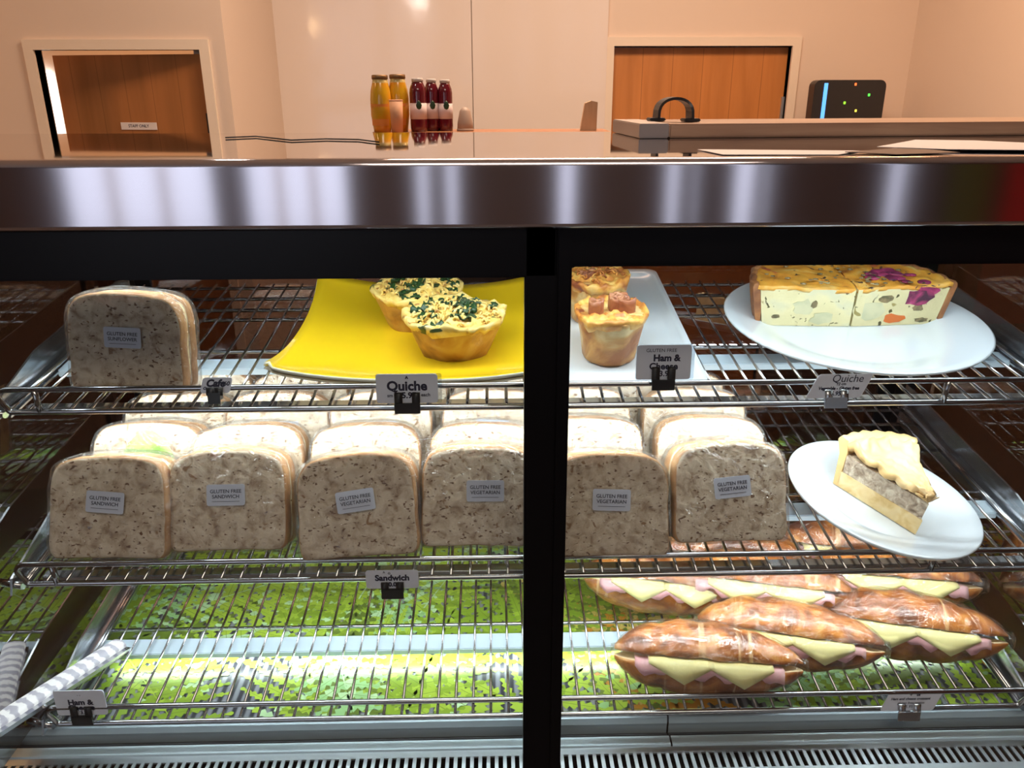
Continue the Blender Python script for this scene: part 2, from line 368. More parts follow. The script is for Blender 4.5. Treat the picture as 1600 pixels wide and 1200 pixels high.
# back wall with the closed door
dr0, dr1 = on_y(957, 130, DB).x, on_y(1231, 130, DB).x
drt = on_y(1090, 72, DB).z
xrc = on_y(1423, 90, DB).x
mb = MB(); wall_with_hole(mb, xc-.12, xrc, DB, DB+.12, 0, zc, dr0, dr1, drt); struct(mb, 'wall_back', 'wall')
mb = MB(); mb.box((dr0-.035, DB-.015, 0), (dr0, DB+.13, drt+.035)); mb.box((dr1, DB-.015, 0), (dr1+.035, DB+.13, drt+.035)); mb.box((dr0, DB-.015, drt), (dr1, DB+.13, drt+.035))
struct(mb, 'trim_2', 'trim')
xp0, xp1 = on_y(437, 180, DB-.02).x, on_y(948, 100, DB-.02).x
xm = on_y(738, 100, DB-.02).x
mb = MB(); mb.box((xp0-.12, DB-.02, 0), (xm-.002, DB, zc)); mb.box((xm+.002, DB-.02, 0), (xp1, DB, zc))
struct(mb, 'wall_panel_back', 'wallw')
mb = MB(); mb.box((xrc, 2.1, 0), (xrc+.12, DB+.12, zc)); mb.box((xrc, 2.1, 0), (XR, 2.2, zc)); struct(mb, 'wall_right', 'wall')
struct(MB().box((XL-.12, -3.1, 0), (XL, 6.0, zc)), 'wall_side_left', 'wall')
struct(MB().box((XR, -3.1, 0), (XR+.12, 2.2, zc)), 'wall_side_right', 'wall')
# hallway behind the left door
struct(MB().box((XL, 5.9, 0), (xc-.12, 6.0, zc)).box((xc-.12, DB+.12, 0), (xc, 6.0, zc)), 'wall_hall', 'wall')
# doors
d2 = empty('door_2', (dr0, DB+.03, 0)); d2['kind'] = 'structure'
MB().box((0.003, 0, 0.005), (dr1-dr0-.003, .04, drt-.004)).build('door_leaf', 'door', d2)
h = MB().box((dr1-dr0-.012, -.012, drt-.33), (dr1-dr0+.006, .0, drt-.20)).build('hinge', 'steeld', d2)
h = MB().lathe([(0, -.006), (.007, -.005), (.009, .0)], n=14)
for v in h.bm.verts: v.co = Vector((v.co.x+dr1-dr0-.075, v.co.z-.0005, v.co.y+drt-.36))
h.build('lock', 'dark', d2)
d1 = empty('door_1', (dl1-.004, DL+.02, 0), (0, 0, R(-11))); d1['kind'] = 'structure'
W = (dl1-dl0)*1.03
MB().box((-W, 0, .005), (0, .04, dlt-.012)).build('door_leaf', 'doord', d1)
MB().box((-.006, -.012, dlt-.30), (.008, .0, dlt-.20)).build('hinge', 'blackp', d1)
sgn = on_y(215, 197, DL+.07); sgx = sgn.x-(dl1-.004); sgz = sgn.z
s = MB().box((sgx-.068, -.003, sgz-.012), (sgx+.068, .0, sgz+.012)).build('door_sign', 'paper', d1)
text('STAFF ONLY', .014, s, (sgx, -.0032, sgz), bold=.0002)
# bright window at the end of the hallway
xh = on_y(66, 200, 5.85).x
wn = MB().box((xh-.5, 5.86, .5), (xh+.12, 5.88, 1.62)).build('window_3'); wn['kind'] = 'structure'; wn.data.materials.append(simple('daylight pane', (1, 1, 1), .5, emit=(.85, .95, 1), es=3))
area('hallway_lamp', (-2.2, 4.6, 2.7), .5, .5, 25, WARM)
# front wall behind the photographer: shop window openings with posts between them
YF = -2.5
def mx_(px): return (px-772)/1250*(0.625*2-YF)
opens = [(112, 345), (392, 548), (655, 672), (700, 716), (874, 898), (1040, 1062), (1080, 1092), (1145, 1180), (1190, 1205), (1385, 1418)]
oz0, oz1 = 0.72, 2.5
mb = MB(); edges = [XL]
for a, b in opens: edges += [mx_(a), mx_(b)]
edges.append(XR)
for i in range(0, len(edges), 2): mb.box((edges[i], YF-.1, oz0), (edges[i+1], YF, oz1))
mb.box((XL, YF-.1, 0), (XR, YF, oz0)); mb.box((XL, YF-.1, oz1), (XR, YF, zc)); M['wallf'] = simple('dark shopfront', (0.10, 0.075, 0.075), 0.6)
struct(mb, 'wall_front', 'wallf')
for i, (a, b) in enumerate(opens[:2]):
    mb = MB(); q = [mx_(a), mx_(b)]
    for k in (1, 2): x = q[0]+(q[1]-q[0])*k/3; mb.box((x-.015, YF-.07, oz0), (x+.015, YF-.03, oz1))
    struct(mb, 'window_%d' % (i+1), 'trim')
tag(MB().box((mx_(1560), YF+.03, .4), (mx_(1700), YF+.05, 2.4)).build('banner', 'red'), 'red banner hanging on the shopfront wall behind the viewer', 'banner')
tag(MB().box((mx_(1470), YF+.03, .6), (mx_(1535), YF+.04, 1.9)).build('poster', 'green'), 'dark green poster on the shopfront wall behind the viewer', 'poster')

# ------------------------------------------------------------------ pendant lamps (seen as reflections in the gloss panels)
for px, py, m, lab in ((482, 40, 'lamp', 'warm'), (652, 4, 'lampw', 'white')):
    d = ray(px, py); yy = 1.35; tot = (DB-.02)+(DB-.02-yy); k = tot/d.y
    p = Vector((d.x*k, yy, CZ+d.z*k))
    e = empty('pendant_lamp', (p.x, p.y, p.z), label='%s glowing pendant lamp hanging over the counter' % lab, cat='lamp')
    MB().lathe([(0, -.035), (.02, -.03), (.03, -.01), (.03, .01), (.018, .03), (.012, .04)], n=20).build('bulb', m, e)
    MB().tube([(0, 0, .04), (0, 0, zc-p.z)], .003).build('cable', 'blackp', e)
    MB().lathe([(.014, .038), (.02, .05), (.02, .09), (.008, .1)], n=20).build('socket', 'blackp', e)

# ------------------------------------------------------------------ back bench and what stands on it
YBN = 1.86
zb = on_y(760, 205, YBN).z; bx0, bx1 = on_y(582, 203, YBN).x, on_y(953, 203, YBN).x
b = empty('back_bench', ((bx0+bx1)/2, YBN, 0), label='brown timber bench behind the display case, carrying the juice bottles', cat='bench')
hw = (bx1-bx0)/2
MB().box((-hw, -.10, zb-.02), (hw, .10, zb), bev=.003).build('worktop', 'bench', b)
MB().box((-hw+.03, -.09, 0), (hw-.03, .09, zb-.02)).build('cabinet', 'cab', b)
zb2 = on_y(1316, 196, 3.35).z-.03
bx2, bx3 = on_y(1255, 195, 3.35).x, on_y(1405, 195, 3.35).x
b = empty('side_bench', ((bx2+bx3)/2, 3.4, 0), label='timber side bench carrying the black appliance right of the door', cat='bench')
hw = (bx3-bx2)/2
MB().box((-hw, -.18, zb2-.03), (hw+.05, .18, zb2), bev=.003).build('worktop', 'bench', b)
MB().box((-hw+.02, -.15, 0), (hw, .15, zb2-.03)).build('cabinet', 'cab', b)
M['juice_y'] = simple('golden juice', (0.62, 0.36, 0.015), 0.12, coat=0.6, var=(18, (0.78, 0.28, 0.02), 0.4, 0.6))
M['juice_r'] = simple('dark red juice', (0.11, 0.006, 0.014), 0.12, coat=0.6)
M['neck'] = simple('bottle neck glass', (0.62, 0.50, 0.20), 0.1, coat=0.6)
M['cap1'] = simple('bronze cap', (0.22, 0.13, 0.06), 0.4, 0.6)
M['cap2'] = simple('grey cap', (0.50, 0.46, 0.44), 0.4)
M['lab_w'] = simple('bottle label', (0.62, 0.52, 0.52), 0.5)
def bottle(px, base, H, Rr, kind, y, label, group):
    p = on_y(px, base, y); p.z = zb
    e = empty('juice_bottle', p, label=label, cat='bottle', group=group)
    if kind == 'y':
        pr = [(0, .002), (Rr*.8, 0), (Rr*.85, .01), (Rr*1.0, .3*H), (Rr, .58*H), (Rr*.93, .72*H), (Rr*.75, .86*H), (Rr*.68, .95*H)]
        MB().lathe(pr, n=28, mf=lambda i, j: 'juice_y' if i < 6 else 'neck').build('glass_body', None, e)
        MB().lathe([(Rr*.7, .92*H), (Rr*.76, .93*H), (Rr*.76, .99*H), (Rr*.66, H), (0, H)], n=24).build('cap', 'cap1', e)
        l = MB(); l.grid([[Vector((Rr*1.0*math.cos(a)*k_, Rr*math.sin(a)*k_, z)) for a in [R(200+i*12) for i in range(11)]] for z, k_ in ((.12*H, .93), (.5*H, 1.01))], closed=False)
        l.build('bottle_label', 'bottle_orange', e)
    else:
        pr = [(0, .002), (Rr*.95, 0), (Rr, .01), (Rr, .74*H), (Rr*.93, .82*H), (Rr*.72, .90*H), (Rr*.6, .94*H)]
        MB().lathe(pr, n=28).build('glass_body', 'juice_r', e)
        MB().lathe([(Rr*.62, .93*H), (Rr*.7, .935*H), (Rr*.7, .99*H), (Rr*.6, H), (0, H)], n=24).build('cap', 'cap2', e)
        l = MB().lathe([(Rr*1.015, .24*H), (Rr*1.015, .54*H)], n=32); l.build('bottle_label', 'lab_w', e)
        o = MB().lathe([(0, 0), (.0045, .0022), (.0065, .009), (.0035, .016), (0, .019)], n=14)
        for v in o.bm.verts: v.co = Vector((v.co.x+.003, v.co.y*.15-Rr*1.02, v.co.z+.42*H))
        o.build('label_mark', 'spinach', e)
    return e
M['bottle_orange'] = simple('orange label', (0.72, 0.26, 0.04), 0.5)
s33 = 1.85/1250*1.02
bottle(598, 207, 86*s33*.9, 15.2*s33, 'y', 1.84, 'golden juice bottle with bronze cap, left of the pair', 'golden juice bottles on the back bench')
bottle(625, 207, 87*s33*.9, 15.2*s33, 'y', 1.86, 'golden juice bottle with bronze cap, right of the pair, behind the tan cup', 'golden juice bottles on the back bench')
bottle(655, 203, 77*s33*.95, 12*s33, 'r', 1.85, 'dark red juice bottle with white label, leftmost of the three', 'red juice bottles on the back bench')
bottle(676, 203, 76*s33*.95, 10.5*s33, 'r', 1.88, 'dark red juice bottle with white label, middle of the three', 'red juice bottles on the back bench')
bottle(697, 203, 75*s33*.95, 10.5*s33, 'r', 1.88, 'dark red juice bottle with white label, rightmost of the three', 'red juice bottles on the back bench')
p = on_y(621, 207, 1.81); p.z = zb
e = empty('paper_cup', p, label='tan paper cup standing before the golden juice bottles', cat='cup')
M['cuptan'] = simple('tan card', (0.56, 0.30, 0.17), 0.6)
MB().lathe([(0, .001), (.012, 0), (.0145, .066), (.0130, .066), (.011, .003), (0, .003)], n=28).build('cup_body', 'cuptan', e)
MB().lathe([(.0145, .065), (.0155, .066), (.0145, .067), (.0135, .066)], n=28).build('cup_rim', 'cuptan', e)
p = on_y(727, 203, 1.87); p.z = zb  # small tapered grey form with a rounded top
e = empty('cone', p, label='small grey domed shaker right of the red bottles', cat='cone')
M['greyp'] = simple('plain grey', (0.34, 0.26, 0.21), 0.5)
MB().lathe([(0, .001), (.018, 0), (.017, .017), (.012, .042), (.007, .049), (0, .051)], n=28).build('cone_body', 'greyp', e)
MB().lathe([(.0188, 0), (.0188, .0045), (.0175, .0055)], n=28).build('cone_base', 'greyp', e)
p = on_y(920, 203, 1.87); p.z = zb
o = MB().prism([(-.020, 0), (.016, 0), (.017, .060), (.003, .063), (-.011, .058)], -.009, .009, mtx=Matrix.Rotation(PI/2, 4, 'X'))
o = o.build('wooden_block', 'block'); o.location = p; tag(o, 'pale slanted wooden block at the right end of the back bench', 'block')
# black appliance
p = on_y(1316, 195, 3.42); p.z = zb2
e = empty('control_console', p, label='black rounded appliance with tiny coloured lights right of the closed door', cat='appliance')
cw = 104/1250*3.42*1.02
top = on_y(1316, 125, 3.42).z-zb2
o = MB().prism(rrect(cw, top, .025), -.03, .03, mtx=Matrix.Translation((0, 0, top/2)) @ Matrix.Rotation(R(90), 4, 'X')); o.build('console_body', 'blackp', e)
for (dx, dz, c) in ((-.07, .12, (0.1, .4, 1)), (-.02, .09, (.3, 1, .05)), (.015, .16, (1, .2, .05)), (.075, .12, (.1, 1, .1)), (.03, .06, (.8, .7, .1))):
    M['i%f' % dx] = simple('indicator', c, .4, emit=c, es=1.2)
    if dx == -.07: MB().box((-.107, -.034, .05), (-.092, -.0302, .19), bev=.001).build('indicator_light', 'i%f' % dx, e)
    else: MB().box((dx, -.034, dz+.02), (dx+.008, -.0302, dz+.03), bev=.001).build('indicator_light', 'i%f' % dx, e)
p = on_y(1413, 181, 3.0)

# ------------------------------------------------------------------ display case
YG = .655                       # front glass
YL = .625                       # front of the steel lip
ZT = on_y(800, 248, YL).z       # counter top height
ZLB = on_y(800, 359, YL).z      # bottom of the lip
CX0, CX1 = -.66, .76
YB = 1.16
YT = on_z(600, 207, ZT).y       # far edge of the counter top
case = empty('display_case', ((CX0+CX1)/2, (YG+YB)/2, 0), label='long refrigerated display case with black sliding front frames and fern printed deck', cat='display case')
IC = Matrix.Translation(-case.location)
def cpart(mb, name, mat=None, lab=None, parent=None):
    o = mb.build(name, mat, parent or case)
    for v in o.data.vertices: v.co = IC @ v.co
    if lab: o['label'] = lab
    return o
# counter top: its own thing
wt = empty('countertop', ((CX0+CX1)/2, (YL+YT)/2, ZLB), label='long polished stainless steel counter top with brushed front edge', cat='countertop')
IW = Matrix.Translation(-wt.location)
def wpart(mb, name, mat, lab=None):
    o = mb.build(name, mat, wt)
    for v in o.data.vertices: v.co = IW @ v.co
    if lab: o['label'] = lab
    return o
WX0, WX1 = -1.4, 1.5
wpart(MB().box((WX0, YL+.006, ZT-.02), (WX1, YT, ZT)), 'top_sheet', 'top')
# front edge with rounded arris
prof = [(YL+.012, ZT+.0002)] + [(YL+.006-.006*math.sin(a), ZT-.006+.006*math.cos(a)) for a in [R(x) for x in (0, 20, 40, 60, 80, 90)]] + [(YL, ZT-.0065), (YL, ZT-.02), (YL, ZLB+.02), (YL, ZLB+.0045), (YL, ZLB+.0035), (YL+.003, ZLB), (YL+.03, ZLB)]
mb = MB(); mb.grid([[Vector((x, y, z)) for y, z in prof] for x in [WX0+(WX1-WX0)*i/30 for i in range(31)]], closed=False)
fe = wpart(mb, 'front_edge', 'lip', 'brushed steel front edge')
uv = fe.data.uv_layers.new(name='UVMap')
for lp in fe.data.loops: co = fe.data.vertices[lp.vertex_index].co; uv.data[lp.index].uv = (co.x, co.z+co.y)
# header and frames
zl = on_y(400, 427, YG).z; zr = on_y(1250, 411, YG).z
ZBOT = .70
cpart(MB().box((WX0+.05, YG-.012, zr+.004), (WX1-.05, YG+.05, ZLB-.001)), 'header_rail', 'black')
xs0 = on_y(817, 800, YG).x; xsm = on_y(861, 800, YG).x; xs1 = on_y(882, 800, YG).x
mb = MB(); mb.box((WX0+.06, YG-.024, zl), (xsm-.0005, YG-.0125, zl+.05), bev=.0015); mb.box((xs0, YG-.024, ZBOT), (xsm-.0005, YG-.006, zl+.045), bev=.0015)
mb.box((WX0+.06, YG-.024, ZBOT-.04), (xsm, YG-.006, ZBOT))
cpart(mb, 'sliding_frame', 'black')
mb = MB(); mb.box((xsm, YG-.010, zr), (WX1-.06, YG+.004, zr+.05), bev=.0015); mb.box((xsm, YG-.017, ZBOT), (xs1, YG+.004, zr+.045), bev=.0015)
mb.box((xsm, YG-.010, ZBOT-.04), (WX1-.06, YG+.004, ZBOT))
cpart(mb, 'sliding_frame', 'black')
cpart(MB().box((CX0-.3, YG-.018, ZBOT), (xs0+.002, YG-.013, zl+.003)), 'front_glass', 'glass')
cpart(MB().box((xs1-.002, YG-.002, ZBOT), (CX1+.3, YG+.003, zr+.003)), 'front_glass', 'glass')
# lower body, vent grille and stainless profile
ZD = on_z(500, 1150, 0).z
ZDK = 1.5-.682                  # deck top
mb = MB(); mb.box((CX0, YG-.02, 0.1), (CX1, YB, ZBOT-.045)); mb.box((CX0+.05, YG+.03, 0), (CX1-.05, YB-.05, .1)); cpart(mb, 'case_base', 'black')
ZV = ZDK-.018
yv0, yv1 = on_z(500, 1250, ZV).y, on_z(500, 1177, ZV).y
# slotted vent plate: strips around real slots
xj = on_z(1048, 1160, ZV).x
mb = MB(); sl0 = on_z(500, 1187, ZV).y; sl1 = on_z(500, 1212, ZV).y
step = .0091; x = CX0+.02
mb.box((CX0, sl0, ZV-.002), (CX1, yv1, ZV)); mb.box((CX0, yv0, ZV-.002), (CX1, sl1, ZV))
n = int((CX1-CX0)/step)
for i in range(n):
    a = CX0+i*step; t_ = a-.0
    sk = .006*(a+.1)
    mb.box((a, sl1-.0005, ZV-.002), (a+step*.45, sl0+.0005, ZV))
cpart(mb, 'vent_grille', 'steeld')
cpart(MB().box((CX0, yv0-.01, ZV-.05), (CX1, yv1+.005, ZV-.045)), 'vent_tray', 'dark')
yd = on_z(500, 1128, ZDK).y
mb = MB()
yg1, yg0 = on_z(500, 1160, ZV+.003).y, on_z(500, 1144, ZV+.006).y; ygm = (yg0+yg1)/2
pr = [(yv1, ZV), (yv1+.001, ZV+.002), (yg1, ZV+.003), (yg1+.0005, ZV-.004), (ygm-.0008, ZV-.004), (ygm-.0004, ZV-.001), (ygm+.0004, ZV-.001), (ygm+.0008, ZV-.004), (yg0-.0005, ZV-.004), (yg0, ZV+.006), (yd-.004, ZV+.010), (yd-.002, ZDK-.001), (yd, ZDK)]
SM = lambda i, j: 'groove' if 2 <= j <= 7 else 'sill'
M['groove'] = simple('shade toned groove steel', (0.10, 0.10, 0.11), 0.4, 0.5)  # the groove's shade is put into its darker colour
M['sill'] = simple('pale brushed sill', (0.46, 0.55, 0.60), 0.4, 0.25)
mb.grid([[Vector((x, y, z)) for y, z in pr] for x in (CX0, xj-.001)], closed=False, smooth=False, mf=SM)
mb.grid([[Vector((x, y, z)) for y, z in pr] for x in (xj+.001, CX1)], closed=False, smooth=False, mf=SM)
cpart(mb, 'front_sill')
# deck and fern print
def mk_deck():
    m, t, p = nt('corrugated print ground')
    tc = t.nodes.new('ShaderNodeTexCoord'); wv = t.nodes.new('ShaderNodeTexWave'); wv.inputs['Scale'].default_value = 28
    t.links.new(tc.outputs['Object'], wv.inputs[0])
    c = ramp(t, wv.outputs['Fac'], [(0.2, (0.035, 0.035, 0.045)), (0.8, (0.22, 0.23, 0.26))]); t.links.new(c, p.inputs['Base Color']); p.inputs['Roughness'].default_value = .3
    return m
M['deckbg'] = mk_deck()
cpart(MB().box((-.529, yd, ZDK-.01), (.629, YB-.005, ZDK)), 'deck', 'deckbg')
cpart(MB().box((CX0, yd, ZDK-.012), (-.5365, YB-.005, ZDK-.002)), 'side_ledge', 'steeld')
cpart(MB().box((.6365, yd, ZDK-.012), (CX1, YB-.005, ZDK-.002)), 'side_ledge', 'steeld')
for k, c in (('f1', (.24, .36, .03)), ('f2', (.36, .50, .05)), ('f3', (.30, .52, .22)), ('f4', (.46, .66, .36)), ('f5', (.55, .24, .03)), ('f6', (.55, .42, .12)), ('f7', (.14, .20, .03))):
    M[k] = simple('fern print', c, .28)
rnd = random.Random(5)
mb = MB(); zf_ = [ZDK+.0002]
def frond(x, y, ang, L, m, m2):
    zf_[0] += .000012; z = zf_[0]
    d = Vector((math.cos(ang), math.sin(ang), 0)); nrm = Vector((-d.y, d.x, 0)); o = Vector((x, y, z))
    def inb(q): return -.526 < q.x < .626 and yd+.001 < q.y < YB-.01
    def quad(pts, mm):
        if all(inb(q) for q in pts): mb.poly(pts, mm)
    N = max(9, int(L/.0195)); up = Vector((0, 0, .000005))
    for i in range(N):
        t = (i+.5)/N; W = L*.40*(1-t)**.8*min(1, .55+t*2.2)+.004
        for s_ in (1, -1):
            pd = (nrm*s_*math.cos(R(28)) + d*math.sin(R(28))); pn = Vector((-pd.y, pd.x, 0)); b = o + d*L*t
            wd = L/N*.60; K = max(3, int(W/.0085))
            for j in range(K):      # toothed leaflet
                u0, u1 = j/K, (j+1)/K; wa = wd*(1-u0*.8); wb = wd*(1-u1*.8)*.45
                um = u0+(u1-u0)*.72
                quad([b+pd*W*u0-pn*wb, b+pd*W*um-pn*wa*.92, b+pd*W*u1-pn*wb, b+pd*W*u1+pn*wb, b+pd*W*um+pn*wa*.92, b+pd*W*u0+pn*wb], m if rnd.random() < .85 else m2)
            quad([b-pn*.0004+up, b+pd*W*.85-pn*.0001+up, b+pd*W*.85+pn*.0001+up, b+pn*.0004+up], 'f7')
    quad([o-nrm*.0011+up, o+d*L*.5-nrm*.0007+up, o+d*L*.5+nrm*.0007+up, o+nrm*.0011+up], m2)
cells = [(i, j) for i in range(13) for j in range(7)]; rnd.shuffle(cells)
for i, j in cells:
    x = CX0+(CX1-CX0)*(i+rnd.random())/13; y = yd-.05+(YB-yd)*(j+rnd.random())/7
    a = rnd.uniform(R(25), R(155)) + (PI if rnd.random() < .15 else 0)
    L = rnd.uniform(.18, .34)
    br = .10 < x < .30 or x > .58
    if br and rnd.random() < .6: c = rnd.choice([('f5', 'f6'), ('f6', 'f5'), ('f7', 'f6')])
    else: c = rnd.choice([('f1', 'f2'), ('f2', 'f1'), ('f2', 'f4'), ('f3', 'f4'), ('f1', 'f7'), ('f7', 'f1'), ('f2', 'f3')])
    if rnd.random() < .88: frond(x, y, a, L, *c)
fp = cpart(mb, 'fern_print', None, 'lime green fern leaf print')
# side glass, posts, rear doors, lights
SXL, SXR = -.53, .63
cpart(MB().box((SXL-.006, YG+.006, ZDK+.002), (SXL, YB-.02, ZLB)), 'side_glass', 'side')
cpart(MB().box((SXR, YG+.006, ZDK+.002), (SXR+.006, YB-.02, ZLB)), 'side_glass', 'side')
for x in (SXL+.004, SXR-.019): cpart(MB().box((x, YB-.06, ZDK), (x+.015, YB-.03, ZLB), bev=.001), 'upright', 'black')
ym = .06
mb = MB()
for a, b in ((SXL, ym+.02), (ym-.02, SXR)):
    o_ = .0 if a == SXL else .008
    y0 = YB-.018+o_; y1 = y0+.006
    mb.box((a, y0, ZDK), (a+.035, y1, ZLB)); mb.box((b-.035, y0, ZDK), (b, y1, ZLB)); mb.box((a, y0, ZDK), (b, y1, ZDK+.04)); mb.box((a, y0, ZLB-.04), (b, y1, ZLB))
cpart(mb, 'rear_frame', 'black')
cpart(MB().box((SXL, YB-.014, ZDK+.03), (ym, YB-.012, ZLB-.03)), 'rear_glass', 'rear')
cpart(MB().box((ym, YB-.006, ZDK+.03), (SXR, YB-.004, ZLB-.03)), 'rear_glass', 'rear')
cpart(MB().box((CX0, YT+.002, ZLB-.002), (CX1, YB+.02, ZLB+.01)), 'rear_cap', 'steeld')
cpart(MB().box((CX0, YG+.052, ZLB-.006), (CX1, YB-.02, ZLB-.001)), 'case_ceiling', 'steeld')

# LED strips
def led(x0, x1, y, z, power, tilt=0.0, parent=None):
    a = area('led_light', ((x0+x1)/2, y, z-.002), x1-x0, .012, power, COOL, (tilt, 0, 0))
    return a
YH = YG+.145
mb = MB(); mb.box((SXL+.01, YH-.012, ZLB-.018), (SXR-.01, YH+.012, ZLB-.006)); cpart(mb, 'light_channel', 'steel')
led(SXL+.03, SXR-.03, YH, ZLB-.0185, 2.0, R(12))

# ------------------------------------------------------------------ wire shelves
TILT = .13
def shelf_z(k, y): yf, zf = SH[k]; return zf+(y-yf)*TILT
SH = []
for py, z_ in ((628, .82), (893, .8475), (1110, .9025)):
    d = ray(800, py); c = CAM_R @ Vector((0, 0, -1)); k = z_/d.dot(c); p = Vector((0, 0, CZ))+d*k; SH.append((p.y, p.z))
WR = .0021
SX0, SX1 = -.497, .600
YSB = YB-.045
def hit(k, px, py, dz=0):
    d = ray(px, py); yf, zf = SH[k]; zf += dz
    t = (zf-yf*TILT-CZ)/(d.z-d.y*TILT); return Vector((0, 0, CZ))+d*t
labs = ['chrome wire shelf at the top, holding the plates and one sandwich', 'chrome wire shelf in the middle, holding the rows of sandwiches', 'chrome wire shelf at the bottom, holding the filled croissants']
def make_shelf(k):
    yf, zf = SH[k]
    L = YSB-yf
    e = empty('wire_shelf', ((SX0+SX1)/2, yf, zf), (math.atan(TILT), 0, 0), labs[k], 'shelf', 'wire shelves')
    hw = (SX1-SX0)/2; mb = MB()
    n = int(2*hw/.020)
    for i in range(n+1):
        x = -hw+.006+i*(2*hw-.012)/n
        mb.tube([(x, -.002, -WR), (x, L, -WR)], WR*.8, n=6)
    ys = [L-.004, L-.045, L-.085, .235, .14]
    for y in ys: mb.tube([(-hw, y, -WR*3), (hw, y, -WR*3)], WR*1.2, n=6)
    mb.tube([(-hw, 0, -WR*3), (-hw, L, -WR*3)], WR*1.3, n=6); mb.tube([(hw, 0, -WR*3), (hw, L, -WR*3)], WR*1.3, n=6)
    mb.build('wire_grid', 'chrome', e)
    # front rail: closed loop of round bar with posts
    rr = .010; H = .0215; pts = []
    for cx, cz, a0 in ((hw-rr, H-rr, 0), (-hw+rr, H-rr, 90), (-hw+rr, -.004+rr*.5, 180), (hw-rr, -.004+rr*.5, 270)):
        for i in range(5): a = R(a0+22.5*i); q = rr if a0 < 180 else rr*.5; pts.append((cx+q*math.cos(a), -.003, cz+q*math.sin(a)))
    mb = MB().tube(pts, .0031, n=8, closed=True)
    for i in (1, 4, 7):
        x = -hw+2*hw*i/8 - (.10 if i == 1 else 0); mb.tube([(x, -.003, -.004), (x, -.003, H)], .0032, n=8)
    mb.build('front_rail', 'chrome', e)
    # sheet metal light channel under the shelf with its lamp
    yc = .115
    mb = MB().box((-hw+.002, yc-.013, -.018), (hw-.002, yc+.013, -.0095), bev=.001); mb.build('light_channel', 'channel', e)
    if k == 2: MB().box((-hw+.01, yc-.006, -.0205), (hw-.01, yc+.006, -.0182)).build('lamp_strip', 'led', e)
    if k == 2: led(SX0+.02, SX1-.02, yf+yc*.99, zf+yc*TILT-.0215, 0.8, R(10))
    else:
        MB().box((-hw+.012, .012, -.016), (hw-.012, .024, -.0085), bev=.001).build('front_light_channel', 'steel', e)
        led(SX0+.02, SX1-.02, yf+.018, zf+.018*TILT-.0172, (1.6, 1.7)[k], R(28))
        led(SX0+.02, SX1-.02, yf+yc*.99, zf+yc*TILT-.0185, (0.55, 0.9)[k], R(20))
    # side brackets
    for s in (-1, 1):
        x = s*(hw+.008)
        t = MB(); t.prism([(-.012, -.012), (L*.96, -.045), (L*.96, .022), (.25*L, .022), (-.004, .004)], x-.0012, x+.0012)
        for v in t.bm.verts: v.co = Vector((v.co.z, v.co.x, v.co.y))
        t.box((min(x, x-s*.012), 0, -.0125), (max(x, x-s*.012), L*.96, -.0105))
        t.build('side_bracket', 'steel', e)
        MB().tube([(s*(hw-.002), -.004, -.006), (s*(hw+.03), .004, -.006)], .004, n=10).build('bracket_pin', 'chrome', e)
    return e
for k in range(3): make_shelf(k)

# diagonal ribbed reflection strip at left, a self-lit stand-in for a reflection
pA = on_x(192, 1004, SXL+.006); pB = on_x(-30, 1150, SXL+.006)
pA = hit(2, 190, 1004, .0); 
def mk_rib():  # emission stripes imitate a ribbed reflection in the glass
    m, t, p = nt('ribbed reflection glow')
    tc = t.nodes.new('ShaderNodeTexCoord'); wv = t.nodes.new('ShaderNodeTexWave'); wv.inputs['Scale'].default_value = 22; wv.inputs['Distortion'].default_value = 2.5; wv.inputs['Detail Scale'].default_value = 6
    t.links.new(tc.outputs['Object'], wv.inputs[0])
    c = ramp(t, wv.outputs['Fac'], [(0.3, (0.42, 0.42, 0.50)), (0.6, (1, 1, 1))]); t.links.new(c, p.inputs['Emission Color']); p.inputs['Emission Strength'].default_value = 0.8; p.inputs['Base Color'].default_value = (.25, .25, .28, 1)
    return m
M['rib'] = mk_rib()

# ------------------------------------------------------------------ packed sandwiches
SW, SHT, TH = .122, .105, .050
def loaf(scale=1.0, grow=0.0, n=52, seed=0):
    """outline of a slice in x (width) and z (height), origin at bottom centre"""
    w, h = SW/2, SHT; pts = []
    key = [(-.41, 0), (-.47, .02), (-.498, .10), (-.495, .35), (-.492, .52), (-.493, .66), (-.484, .78), (-.448, .88), (-.372, .95), (-.22, .99), (0, 1.0),
           (.22, .99), (.372, .95), (.448, .88), (.484, .78), (.493, .66), (.492, .52), (.495, .35), (.498, .10), (.47, .02), (.41, 0), (.13, .006), (-.13, .006)]
    K = len(key); c = Vector((0, .5))
    for i in range(n):
        t = i/n*K; a = int(t); f = t-a
        P = [Vector(key[(a+j) % K]) for j in (-1, 0, 1, 2)]
        q = .5*((2*P[1]) + (-P[0]+P[2])*f + (2*P[0]-5*P[1]+4*P[2]-P[3])*f*f + (-P[0]+3*P[1]-3*P[2]+P[3])*f**3)
        q = Vector((q.x*SW, q.y*SHT)); cc = Vector((0, SHT*.5)); d = q-cc
        q = cc + d*scale + d.normalized()*(grow + .0012*noise.noise(Vector((q.x*60, q.y*60, seed*9.1))))
        pts.append(q)
    return pts
